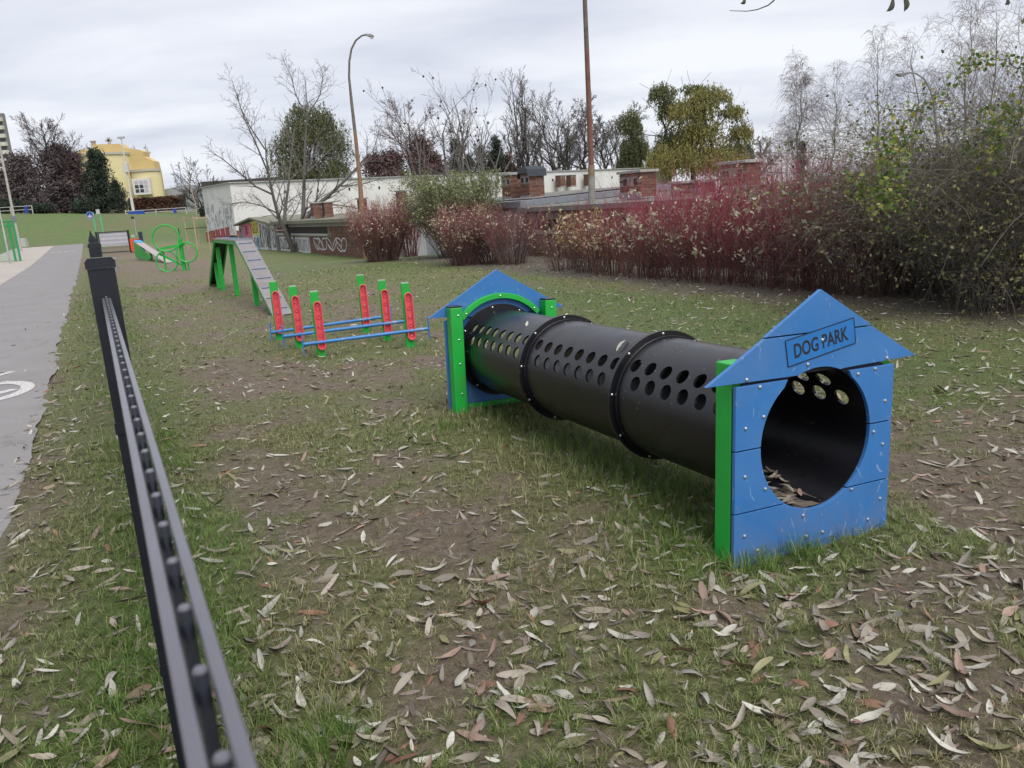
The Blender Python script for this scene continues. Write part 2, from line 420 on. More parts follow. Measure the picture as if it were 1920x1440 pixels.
lush = t.mix(t.ramp(n_l, [(.45, (0, 0, 0)), (.75, (.6, .6, .6))]), lush, (.14, .115, .06))
lit = t.ramp(n_f, [(.3, (.022, .018, .015)), (.48, (.085, .070, .052)), (.68, (.30, .265, .21))])
wv = t.math('ADD', attr('wear'), t.math('MULTIPLY', t.math('SUBTRACT', n_f, .5), 1.1))
col = t.mix(t.ramp(wv, [(.25, (0, 0, 0)), (.75, (1, 1, 1))]), grs, mud)
col = t.mix(attr('lush'), col, lush)
col = t.mix(attr('litter'), col, lit)
hh = t.math('ADD', t.math('MULTIPLY', n_f, .6), t.math('MULTIPLY', n_xf, .4))
t.bump(hh, 1.0, .05)
mGround = t.out(col, t.ramp(n_m, [(.3, (.5,) * 3), (.7, (.9,) * 3)]), 0, .4)
ground = obj('ground', me, mGround); tag(ground, 'worn muddy grass field strewn with leaves', None, None, 'structure')

# ------------------------------------------------------------------ path: asphalt lane and pale lane, lying side by side
def strip(name, o0, o1, mat, label, zoff, wob0, wob1, s1=80.0):
    ss = [-3.0]
    while ss[-1] < s1: ss.append(ss[-1] + max(.06, abs(ss[-1]) * .008))
    ss = np.array(ss); K = 9; V = []
    for k in range(K):
        w = k / (K - 1)
        e0 = o0 + wob0 * (fbm(ss * 1.7, ss * 0 + 3, 5, 3) - .5); e1 = o1 + wob1 * (fbm(ss * 1.7, ss * 0 + 8, 5, 13) - .5)
        oo = e0 * (1 - w) + e1 * w
        x = FD[0] * ss + FN[0] * oo; y = FD[1] * ss + FN[1] * oo
        V.append(np.column_stack([x, y, gh0(x, y) + zoff]))
    V = np.array(V); n = len(ss)
    F = [(k * n + i, (k + 1) * n + i, (k + 1) * n + i + 1, k * n + i + 1) for k in range(K - 1) for i in range(n - 1)]
    o = obj(name, mesh_np(name, V.reshape(-1, 3), F, True), mat); return tag(o, label, None, None, 'structure')
t = NT('asphalt'); c = t.n('ShaderNodeNewGeometry').outputs['Position']
col = t.ramp(t.noise(140, 4, .7, c), [(.3, (.165, .156, .157)), (.7, (.30, .285, .285))])
col = t.mix(t.ramp(t.noise(1.1, 6, .65, c), [(.35, (0, 0, 0)), (.75, (.5, .5, .5))]), col, (.155, .145, .14))
vor = t.n('ShaderNodeTexVoronoi', Scale=.55); vor.feature = 'DISTANCE_TO_EDGE'; wv_ = t.n('ShaderNodeVectorMath'); wv_.operation = 'ADD'; nz_ = t.n('ShaderNodeTexNoise', Scale=2.5, Detail=5.0); t.l(c, nz_.inputs['Vector']); t.l(c, wv_.inputs[0]); t.l(nz_.outputs['Color'], wv_.inputs[1]); t.l(wv_.outputs[0], vor.inputs['Vector'])
col = t.mix(t.ramp(vor.outputs['Distance'], [(.003, (.28, .28, .28)), (.010, (0, 0, 0))]), col, (.05, .047, .045))
col = t.mix(t.ramp(t.noise(3.4, 8, .7, c, .8), [(.6, (0, 0, 0)), (.8, (.5, .5, .5))]), col, (.28, .265, .255))
t.bump(t.noise(220, 3, .6, c), .35, .006); mAsphalt = t.out(col, .85, 0, .3)
t = NT('pale_paving'); c = t.n('ShaderNodeNewGeometry').outputs['Position']
col = t.ramp(t.noise(90, 4, .7, c), [(.3, (.32, .285, .255)), (.7, (.44, .40, .36))])
col = t.mix(t.ramp(t.noise(.8, 6, .65, c), [(.4, (0, 0, 0)), (.75, (.45, .45, .45))]), col, (.24, .21, .185))
t.bump(t.noise(150, 3, .6, c), .3, .006); mPave = t.out(col, .9, 0, .25)
asphalt = strip('bicycle_path', -2.9, -.65, mAsphalt, 'grey asphalt cycle lane running beside the fence', 0.0, 0, .16)
strip('footpath', -5.9, -2.9, mPave, 'pale footpath on the far side of the cycle lane', .004, .3, 0)
t = NT('worn_white_paint'); c = t.n('ShaderNodeNewGeometry').outputs['Position']
k = t.ramp(t.noise(60, 6, .75, c), [(.38, (1, 1, 1)), (.58, (0, 0, 0))])
mPaint = t.out(t.mix(k, (.60, .59, .58), (.24, .23, .225)), .8)
def flat(name, rings, mat, parent, z=.004):
    """strips of quads on the path given as (s, off) pairs of edges"""
    V = []; F = []
    for A, B in rings:
        b = len(V)
        for (s0, a0), (s1, a1) in zip(A, B):
            for s_, a_ in ((s0, a0), (s1, a1)):
                p = so(s_, a_); V.append((p[0], p[1], float(gh0(p[0], p[1])) + z))
        n = len(A)
        F += [(b + 2 * i, b + 2 * i + 1, b + 2 * i + 3, b + 2 * i + 2) for i in range(n - 1)]
    return obj(name, mesh_np(name, V, F), mat, parent)
def ring_st(cs, co, a, b, w, t0=0, t1=2 * PI, n=36):
    ts = np.linspace(t0, t1, n)
    return ([(cs + b * math.sin(q), co + a * math.cos(q)) for q in ts], [(cs + (b - w * 1.2) * math.sin(q), co + (a - w) * math.cos(q)) for q in ts])
def seg_st(p, q, w):
    d = np.array(q, float) - p; nrm = np.array([-d[1], d[0]]) / np.linalg.norm(d) * w / 2
    return ([tuple(p + nrm), tuple(q + nrm)], [tuple(p - nrm), tuple(q - nrm)])
A_ = lambda *v: np.array(v, float)
def sop(px, py):
    d = ray(px, py); t_ = -EYE / d[2]; return np.array([s_of(d[0] * t_, d[1] * t_), off_of(d[0] * t_, d[1] * t_)])
flat('bicycle_marking', [ring_st(9.6, -1.20, .42, .60, .13, -2.1, 1.35), seg_st(sop(-70, 722), sop(24, 697), .11), seg_st(sop(-60, 733), sop(20, 715), .11), seg_st(sop(-60, 752), sop(28, 730), .13), ring_st(9.6, -2.6, .42, .60, .13)], mPaint, asphalt)
flat('dashed_line', [seg_st(A_(62.5, -2.6 + .42 * i), A_(62.5, -2.34 + .42 * i), .45) for i in range(4)], mPaint, asphalt)

# ------------------------------------------------------------------ grass blades
def blades(n, r0, r1, seed):
    g = np.random.default_rng(seed)
    r = (math.sqrt(r0) + g.random(n) * (math.sqrt(r1) - math.sqrt(r0))) ** 2
    th = np.radians(g.uniform(-46, 46, n)); x = r * np.sin(th); y = r * np.cos(th)
    # gather blades into tufts
    cell = .075; qx = np.floor(x / cell); qy = np.floor(y / cell)
    jx = _h(qx.astype(np.int64), qy.astype(np.int64), 3); jy = _h(qx.astype(np.int64), qy.astype(np.int64), 4)
    pull = .5
    cxx = (qx + .15 + .7 * jx) * cell; cyy = (qy + .15 + .7 * jy) * cell
    x = x + (cxx - x) * pull; y = y + (cyy - y) * pull
    w = wear_f(x, y); d = 1 - sm(.10, .90, w + (fbm(x * 9 + y * 3, y * 9 - x * 3, 3, 55) - .5) * 1.1)
    d = d * (1 - litter_f(x, y) * .93) * (1 - on_path(x, y)) + .10
    d[on_path(x, y) > .6] = 0
    o = off_of(x, y); d = np.where((o < -.62) & (o > -6), 0, d)
    keep = g.random(n) < d
    x, y, r, d, cxx, cyy = x[keep], y[keep], r[keep], d[keep], cxx[keep], cyy[keep]; n = len(x)
    L = g.uniform(.016, .046, n) * (.6 + .7 * d) * (.7 + .8 * fbm(x * 2.2, y * 2.2, 2, 61))
    lush = np.exp(-((off_of(x, y) - .08) / .35) ** 2) * .5
    u, v = tun_uv(x, y); lush = lush + .9 * np.exp(-((u + .1) / .5) ** 2) * sm(-.2, .1, v) * (1 - sm(3.3, 3.8, v))
    for tx, ty, tr in ((-1.0, 9.15, .18), (-2.2, 8.95, .14), (-.52, 5.55, .13), (.95, 3.02, .10), (1.18, 3.08, .08), (-.60, 2.05, .13), (-.45, 1.62, .12), (-1.55, 9.75, .15)):
        lush = lush + 1.3 * np.exp(-((x - tx) ** 2 + (y - ty) ** 2) / tr ** 2)
    L = L * (1 + .8 * np.minimum(lush, 1.4))
    W = np.maximum(.0025, .00058 * r) * g.uniform(.7, 1.3, n)
    az = np.arctan2(y - cyy, x - cxx) + g.normal(0, 1.4, n)
    lean = np.clip(g.normal(1.15, .36, n) - .30 * np.minimum(lush, 1.2), .1, 1.5)
    dx, dy = np.cos(az), np.sin(az); sx, sy = -dy, dx
    z = gh(x, y) - .004
    B = np.column_stack([x, y, z])
    D1 = np.column_stack([dx * np.sin(lean * .6), dy * np.sin(lean * .6), np.cos(lean * .6)]) * (L * .55)[:, None]
    D2 = np.column_stack([dx * np.sin(lean * 1.25), dy * np.sin(lean * 1.25), np.cos(lean * 1.25)]) * (L * .5)[:, None]
    S = np.column_stack([sx, sy, np.zeros(n)]) * (W / 2)[:, None]
    V = np.stack([B - S, B + S, B + D1 - S * .8, B + D1 + S * .8, B + D1 + D2], 1).reshape(-1, 3)
    b = np.arange(n)[:, None] * 5
    F = np.concatenate([b + [0, 1, 3], b + [0, 3, 2], b + [2, 3, 4]], 1).reshape(-1, 3)
    grn = np.clip(fbm(x * 1.3 + 40, y * 1.3, 3, 66) * 1.6 - .50 + .55 * lush - .35 * w[keep] + .8 * lush_f(x, y), 0, 1)
    return V, F, np.repeat(grn, 5)
V1, F1, A1 = blades(265000, .9, 6.5, 101); V2, F2, A2 = blades(125000, 5.5, 24, 102)
t = NT('grass_blades'); g_n = t.n('ShaderNodeNewGeometry'); at_ = t.n('ShaderNodeAttribute'); at_.attribute_name = 'green'
r_ = g_n.outputs['Random Per Island']
straw = t.ramp(r_, [(0, (.085, .095, .030)), (.35, (.16, .16, .065)), (.65, (.26, .235, .12)), (1, (.42, .37, .25))])
fresh = t.ramp(r_, [(0, (.045, .105, .014)), (.4, (.085, .175, .026)), (.75, (.15, .24, .05)), (1, (.26, .28, .11))])
k = t.math('ADD', at_.outputs['Fac'], t.math('MULTIPLY', t.math('SUBTRACT', t.math('FRACT', t.math('MULTIPLY', r_, 37.0)), .5), .7), True)
col = t.mix(k, straw, fresh); t.out(col, .6, 0, .25)
tr = t.n('ShaderNodeBsdfTranslucent'); t.l(col, tr.inputs[0]); mx = t.n('ShaderNodeMixShader'); mx.inputs[0].default_value = .25
t.l(t.b.outputs[0], mx.inputs[1]); t.l(tr.outputs[0], mx.inputs[2]); t.l(mx.outputs[0], t.t.nodes['Material Output'].inputs[0])
gme = mesh_np('grass', np.vstack([V1, V2]), np.vstack([F1, F2 + len(V1)])); ga_ = gme.attributes.new('green', 'FLOAT', 'POINT'); ga_.data.foreach_set('value', np.concatenate([A1, A2]).astype(np.float32))
tag(obj('grass', gme, t.m), 'short trodden grass tufts on the muddy field', 'grass', None, 'stuff')
# ------------------------------------------------------------------ wire fence along the path
fence = thing('mesh_fence', 'black double-rod wire mesh fence with square posts beside the cycle lane', 'fence', (0, 0, 0))
FO = .009
def fpt(s, o, z): p = so(s, FO + o); return (p[0], p[1], z)
RTOP = 1.437; RH = [RTOP - .012, 1.23, 1.03, .83, .63, .43, .23, .05]
post_b = MB(); post_b.box((0, 0, .70), (.056, .040, 1.52)); post_me = post_b.mesh('post')
cap_b = MB(); cap_b.prism([(-.031, 0), (.031, 0), (.031, .016), (.024, .024), (-.024, .024), (-.031, .016)], -.023, .023); cap_me = cap_b.mesh('cap')
clip_b = MB(); clip_b.box((0, 0, 0), (.062, .048, .028)); clip_me = clip_b.mesh('clamp')
bolt_b = MB(); bolt_b.tube([(0, 0, 0), (0, -.004, 0), (0, -.007, 0)], [.0085, .0075, .003], 10); bolt_me = bolt_b.mesh('bolt', True)
for me_ in (post_me, cap_me, clip_me): me_.materials.append(mBlack)
bolt_me.materials.append(mSteel)
NPOST = 20
for k in range(NPOST):
    s = 2.03 + 2.5 * k; p = so(s, FO); zg = float(gh0(p[0], p[1]))
    po = obj('post', post_me, None, fence); po.location = (p[0], p[1], zg + .03); po.rotation_euler = (0, 0, -FA)
    if k < 4:
        ca = obj('cap', cap_me, None, po); ca.location = (0, 0, 1.462)
        for zc in (1.09, .45):
            cl = obj('clamp', clip_me, None, po); cl.location = (0, 0, zc)
for k in range(NPOST - 1):
    s0 = 2.03 + 2.5 * k + .03; m = MB(); p = so(s0 + 1.2, FO); zg = float(gh0(p[0], p[1]))
    for zr in RH:
        for sg in (-1, 1): m.bar(fpt(s0, sg * .0055, zr + zg), fpt(s0 + 2.44, sg * .0055, zr + zg), .006, .006)
    q = s0 + .02
    while q < s0 + 2.43:
        m.bar(fpt(q, 0, .03 + zg), fpt(q, 0, RTOP + zg), .005, .005, (FD[0], FD[1], 0)); q += .05
    m.build('wire_panel', mBlack, fence, kind='stuff')
panel = MB(); panel.bar(fpt(-.46, 0, .05), fpt(2.0, 0, .05), .004, .006)
near_panel = panel.build('wire_panel', mBlack, fence)
for zr in RH[:-1]:
    for sg in (-1, 1):
        m = MB(); w = .0052 if zr > 1.3 else .006
        a = fpt(-.46, sg * .0062, zr); b = fpt(2.0, sg * .0062, zr)
        # rounded flat rod
        n = 10; dirv = Vector((FD[0], FD[1], 0)); sd = Vector((FN[0], FN[1], 0))
        V = []
        for e in (a, b): V += [Vector(e) + sd * (.0029 * math.copysign(abs(math.cos(2 * PI * (i + .5) / n)) ** .45, math.cos(2 * PI * (i + .5) / n))) + Vector((0, 0, .0036 * math.copysign(abs(math.sin(2 * PI * (i + .5) / n)) ** .45, math.sin(2 * PI * (i + .5) / n)))) for i in range(n)]
        m.add(V, [(i, (i + 1) % n, (i + 1) % n + n, i + n) for i in range(n)] + [tuple(range(n)), tuple(range(2 * n - 1, n - 1, -1))])
        m.build('rail_rod', mRod if zr > 1.3 else mBlack, near_panel, smooth=True)  # only the top rods carry the painted sky sheen
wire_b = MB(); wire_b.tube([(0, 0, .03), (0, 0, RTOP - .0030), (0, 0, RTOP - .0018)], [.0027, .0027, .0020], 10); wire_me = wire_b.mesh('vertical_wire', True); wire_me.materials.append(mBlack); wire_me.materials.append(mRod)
for p_ in wire_me.polygons: p_.material_index = 1 if p_.center.z > RTOP - .0029 else 0  # wire tips coloured as if lit from above, sides stay black
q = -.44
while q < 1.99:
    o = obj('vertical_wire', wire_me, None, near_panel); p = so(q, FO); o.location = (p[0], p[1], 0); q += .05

# ------------------------------------------------------------------ dog tunnel with two kennel-shaped ends
tunnel = bpy.data.objects.new('dog_tunnel', None); link(tunnel)
tag(tunnel, 'black perforated crawl tunnel between two blue gabled kennel fronts on green posts', 'dog tunnel')
tunnel.matrix_world = Matrix.Translation(TO) @ TM.to_4x4()
CZ, CRD = .507, .314
def arc(a0, a1, n, r=CRD, c=CZ): return [(r * math.cos(a), c + r * math.sin(a)) for a in np.linspace(a0, a1, n)]
def aw(w): return math.asin((w - CZ) / CRD)
g_ = .003
def board(name, out, v0=0.0, v1=.018, mat=None, label=None, bevel=.0015):
    m = MB(); m.prism(out, v0, v1); return m.build(name, mat or mBlue, tunnel, bevel=bevel, label=label)
wallT, sL1, sL2, sR1, sR2 = .786, .515, .2445, .5265, .2515
bL = {}
bL['UL'] = board('wall_board', [(-.449, sL1 + g_), (-.449, wallT)] + [(-.175, wallT)] + arc(PI - aw(.755), PI - aw(sL1 + g_), 14))
bL['ML'] = board('wall_board', [(-.449, sL2 + g_), (-.449, sL1 - g_)] + arc(PI - aw(sL1 - g_), PI - aw(sL2 + g_), 16))
bL['UR'] = board('wall_board', [(.449, wallT), (.449, sR1 + g_)] + arc(aw(sR1 + g_), aw(.755), 14) + [(.175, wallT)])
bL['MR'] = board('wall_board', [(.449, sR1 - g_), (.449, sR2 + g_)] + arc(aw(sR2 + g_), aw(sR1 - g_), 16))
bL['B'] = board('wall_board', [(-.449, sL2 - g_), (-.449, .006), (.449, -.022), (.449, sR2 - g_)] + arc(aw(sR2 - g_), -PI - aw(sL2 - g_), 22))
# roof boards: the seam steps round the name plaque
rs = .972; ra = .62
bL['R0'] = board('roof_board', [(-.302, rs + g_), (-.005, 1.150), (.300, rs + g_)])
a1 = aw(.805)
bL['R1'] = board('roof_board', [(-.302, rs - g_), (.300, rs - g_), (.586, .812), (.150, .801)] + arc(aw(.798), PI - aw(.798), 16) + [(-.150, .798), (-.597, .803)])
# black core behind the boards
m = MB(); n = 48
sq = []
for k in range(n):
    a = 2 * PI * k / n + PI / 4; cx, sx = math.cos(a), math.sin(a); q = max(abs(cx) / .447, max(sx, 0) / (.80 - CZ), max(-sx, 0) / (CZ - .012)); sq.append((cx / q, CZ + sx / q))
ci = [(.317 * math.cos(2 * PI * k / n + PI / 4), CZ + .317 * math.sin(2 * PI * k / n + PI / 4)) for k in range(n)]
def ringplate(m, outr, inr, v0, v1):
    n = len(outr); V = [(x, v0, z) for x, z in outr] + [(x, v0, z) for x, z in inr] + [(x, v1, z) for x, z in outr] + [(x, v1, z) for x, z in inr]
    F = []
    for i in range(n):
        j = (i + 1) % n
        F += [(i, j, n + j, n + i), (2 * n + i, 3 * n + i, 3 * n + j, 2 * n + j), (i, 2 * n + i, 2 * n + j, j), (n + i, n + j, 3 * n + j, 3 * n + i)]
    m.add(V, F)
ringplate(m, sq, ci, .0185, .026); m.prism([(-.57, .808), (-.005, 1.138), (.565, .816), (.16, .816), (.14, .825), (-.14, .825), (-.16, .812)], .0185, .024)
m.build('backing_board', mCore, tunnel)
# name plaque, printed flat on its own thin board
pa = math.atan2(.064, .377); pc = Vector((.0035, 0, .9285))
pl = MB(); pl.box((0, -.0012, 0), (.388, .0016, .114)); plaque = pl.build('name_plaque', M('plaque_blue', (.013, .14, .405), .48, .12, 5), tunnel)
plaque.matrix_local = Matrix.Translation(pc) @ Matrix.Rotation(-pa, 4, 'Y')
mInk = M('black_print', (.010, .011, .018), .6, .1)
m = MB(); w, h, lw = .386, .112, .0042
for cx, cz, sx, sz in ((0, h / 2, w, lw), (0, -h / 2, w, lw), (-w / 2, 0, lw, h - lw * 1.02), (w / 2, 0, lw, h - lw * 1.02)): m.box((cx, -.0026, cz), (sx, .0008, sz))
m.build('border', mInk, plaque)
tc = bpy.data.curves.new('lettering', 'FONT'); tc.body = 'DOG PARK'; tc.size = .083; tc.align_x = 'CENTER'; tc.align_y = 'CENTER'; tc.extrude = .0004; tc.offset = .0016; tc.resolution_u = 4; tc.space_character = 1.0
to = bpy.data.objects.new('lettering', tc); link(to); dg = bpy.context.evaluated_depsgraph_get(); dg.update()
tme = bpy.data.meshes.new_from_object(to.evaluated_get(dg)); bpy.data.objects.remove(to)
xs = [v.co.x for v in tme.vertices]; ys = [v.co.y for v in tme.vertices]; kx = .306 / (max(xs) - min(xs)); kz = .062 / (max(ys) - min(ys)); ox = (max(xs) + min(xs)) / 2; oy = (max(ys) + min(ys)) / 2
for v in tme.vertices: v.co = ((v.co.x - ox) * kx, -.0026 + v.co.z * -1, (v.co.y - oy) * kz)
tme.materials.clear(); obj('lettering', tme, mInk, plaque)
def bolts(parent, pts, v, face=-1):
    for u_, w_ in pts:
        b = obj('bolt', bolt_me, None, parent); b.location = (u_, v, w_)
        if face > 0: b.rotation_euler = (0, 0, PI)
allb = [(-.069, .84), (-.395, .812), (-.326, .774), (.329, .777), (.399, .818), (.008, .935), (.226, .765), (-.303, .646), (-.397, .609), (.401, .623), (.338, .488), (.399, .422), (-.397, .403), (-.287, .331), (.215, .240), (.399, .162), (-.07, .171), (.327, .075), (-.395, .143), (-.048, .071), (.048, .071), (-.323, .065)]
for u_, w_ in allb:
    k = 'R1' if w_ > .79 else ('UL' if u_ < 0 else 'UR') if w_ > .53 else ('ML' if u_ < 0 else 'MR') if w_ > .25 else 'B'
    pr_ = plaque if (abs(u_ - .008) < .01 and w_ > .9) else bL[k]
    if pr_ is plaque: b = obj('bolt', bolt_me, None, plaque); b.location = (.005, -.002, .007)
    else: bolts(pr_, [(u_, w_)], 0)
# posts
def tpost(u0, v0, wt, wb):
    m = MB(); m.box((u0 + .05, v0 + .05, (wt + wb) / 2), (.10, .10, wt - wb)); return m.build('post', mGreenPaint, tunnel, bevel=.006)
tpost(-.449, .027, .878, -.07); tpost(.349, .027, .80, -.10)
V3 = 3.375
pL = tpost(-.452, V3 - .118, .882, -.08); pR = tpost(.372, V3 - .118, .882, -.08)
cm = MB(); cm.box((0, 0, 0), (.098, .098, .012))
for p_, u0 in ((pL, -.402), (pR, .422)):
    o = cm.build('end_cap', mBlack, p_, bevel=.003); o.location = (u0, V3 - .068, .8885)
bolts(pL, [(-.39, .82), (-.395, .63), (-.395, .44), (-.395, .20)], V3 - .118); bolts(pR, [(.43, .82), (.43, .6)], V3 - .118)
# far kennel front, seen from inside
board('roof_board', [(-.60, .808), (-.005, 1.152), (.60, .808), (.30, .80)] + arc(.9, PI - .9, 14, .36) + [(-.30, .80)], V3 - .016, V3 + .002, label='plain blue far gable board')
n2 = 48; sq2 = []
for k in range(n2):
    a = 2 * PI * k / n2 + PI / 4; cx, sx = math.cos(a), math.sin(a); q = max(abs(cx) / .462, max(sx, 0) / (.80 - CZ), max(-sx, 0) / (CZ - .0)); sq2.append((cx / q, CZ + sx / q))
m = MB(); ringplate(m, sq2, ci, V3 + .004, V3 + .022); m.build('wall_board', mBlue, tunnel, label='plain blue far wall board with a round opening')
m = MB(); aA = math.asin((.790 - CZ) / .445)
oa = arc(aA, PI - aA, 26, .458); ia = arc(PI - aA, aA, 26, .416)
m.prism(oa + ia, V3 - .06, V3 - .018); ar = m.build('arch_trim', mGreenPaint, tunnel, bevel=.003)
bolts(ar, [(.0, CZ + .437), (-.30, CZ + .315), (.30, CZ + .315)], V3 - .06)
m = MB(); m.box((.02, V3 - .03, .072), (.70, .026, .042)); cb = m.build('cross_rail', mGreenPaint, tunnel, bevel=.003); bolts(cb, [(-.30, .072), (-.06, .072), (.02, .072), (.3, .072)], V3 - .043)
# tube sections with two rows of round holes on each side
def tube_section(v0, v1, rows, seed):
    ro, ri = .330, .316; V = []; F = []; NH = []
    pitch = .1335; hr = .0395
    def pt(a, v, r): return (-r * math.cos(a), v, CZ + r * math.sin(a))          # angle from -u upward
    def quadcell(a0, a1, va, vb, e=.0):
        b = len(V); V.extend([pt(a0, va, ro - e), pt(a1, va, ro - e), pt(a1, vb, ro - e), pt(a0, vb, ro - e), pt(a0, va, ri), pt(a1, va, ri), pt(a1, vb, ri), pt(a0, vb, ri)])
        F.extend([(b, b + 1, b + 2, b + 3), (b + 7, b + 6, b + 5, b + 4)])
    def strip_(a0, a1):
        a0 -= .0015; a1 += .0015
        k = max(1, int(round(abs(a1 - a0) / math.radians(6))))
        for i in range(k): quadcell(a0 + (a1 - a0) * i / k, a0 + (a1 - a0) * (i + 1) / k, v0, v1, .0003)
    def hole(ac, half, vc):
        N = 24; b = len(V); va, vb = vc - pitch / 2, vc + pitch / 2
        pts = []
        for k in range(N):
            q = 2 * PI * k / N + PI / 4; cx, sx = math.cos(q), math.sin(q); e = max(abs(cx), abs(sx))
            pts.append((ac + half * sx / e, vc + pitch / 2 * cx / e))
        hol = [(ac + hr / ro * math.sin(2 * PI * k / N + PI / 4), vc + hr * math.cos(2 * PI * k / N + PI / 4)) for k in range(N)]
        for lst in (pts, hol):
            for r in (ro, ri): V.extend([pt(a, v, r) for a, v in lst])
        for k in range(N):
            j = (k + 1) % N
            F.append((b + k, b + j, b + 2 * N + j, b + 2 * N + k)); F.append((b + N + k, b + 3 * N + k, b + 3 * N + j, b + N + j)); F.append((b + 2 * N + k, b + 2 * N + j, b + 3 * N + j, b + 3 * N + k))
    half = math.radians(8.0)
    def band(a, va, vb):
        for i in range(6): quadcell(a - half + half * i / 3, a - half + half * (i + 1) / 3, va - (.002 if va > v0 else 0), vb + (.002 if vb < v1 else 0), .0003)
    lows, ups = rows; hl, hu = math.radians(lows[0]), math.radians(ups[0])
    bands = [(hl, lows[1]), (hu, ups[1])]
    edges = []
    for side in (0, 1):
        for a, vs in bands: edges.append((a if side == 0 else PI - a, vs))
    edges.sort(key=lambda e: e[0]); cur = edges[0][0] - half; start = cur
    for a, vs in edges:
        if a - half - cur > 1e-3: strip_(cur, a - half)
        vprev = v0
        for vc in sorted(vs):
            if vc - pitch / 2 - vprev > 1e-3: band(a, vprev, vc - pitch / 2)
            hole(a, half, vc); vprev = vc + pitch / 2
        if v1 - vprev > 1e-3: band(a, vprev, v1)
        cur = a + half
    strip_(cur, start + 2 * PI)
    b = len(V); K = 60
    me = bpy.data.meshes.new('tube_section'); me.from_pydata(V, [], F)
    bm = bmesh.new(); bm.from_mesh(me); bmesh.ops.remove_doubles(bm, verts=bm.verts, dist=.00005); bm.to_mesh(me); bm.free()
    nr = []
    me.polygons.foreach_set('use_smooth', np.ones(len(me.polygons), bool))
    for p in me.polygons:
        for vi in p.vertices:
            co = me.vertices[vi].co; rad = Vector((co.x, 0, co.z - CZ)).normalized(); d = p.normal.dot(rad)
            nr.append(rad if d > .6 else -rad if d < -.6 else p.normal.copy())
    me.normals_split_custom_set([tuple(x) for x in nr])
    return obj('tube_section', me, mPlastic, tunnel)
F1v, F2v = 1.12, 2.25
s3u = [1.011 - .1335 * i for i in range(8)]; s3l = [.945 - .1335 * i for i in range(7)]
s2u = [2.126 - .1325 * i for i in range(8)]; s2l = [2.063 - .1325 * i for i in range(7)]
s1u = [3.262 - .1325 * i for i in range(8)]; s1l = [3.200 - .1335 * i for i in range(7)]
tube_section(.027, F1v, ((22.9, s3l), (39.8, [v for v in s3u if v > .08])), 1)
tube_section(F1v, F2v, ((18.8, s2l), (37.0, s2u)), 2)
tube_section(F2v, V3 - .02, ((21.2, s1l), (39.2, s1u)), 3)
def circ(r, n=64): return [(r * math.cos(2 * PI * k / n), CZ + r * math.sin(2 * PI * k / n)) for k in range(n)]
for i_, v in enumerate((F1v, F2v)):
    m = MB(); ringplate(m, circ(.366), circ(.328), v - .016, v - .002); ringplate(m, circ(.362), circ(.328), v + .001, v + .015); ringplate(m, circ(.340), circ(.3285), v - .045, v - .016)
    fl = m.build('flange', mPlastic, tunnel, smooth=True, bevel=.002)
    bolts(fl, [(.350 * math.cos(a), CZ + .350 * math.sin(a)) for a in np.radians([172, 132, 92, 55, 15, 212, 252, 292, 335])], v - .016)
m = MB(); ringplate(m, circ(.372), circ(.3285), V3 - .032, V3 - .018); fl = m.build('flange', mPlastic, tunnel, bevel=.002)
bolts(fl, [(.352 * math.cos(a), CZ + .352 * math.sin(a)) for a in np.radians([100, 150, 178, 230, 275, 60, 20])], V3 - .032)
def tpt(u, v, w): return TO + TM @ Vector((u, v, w))

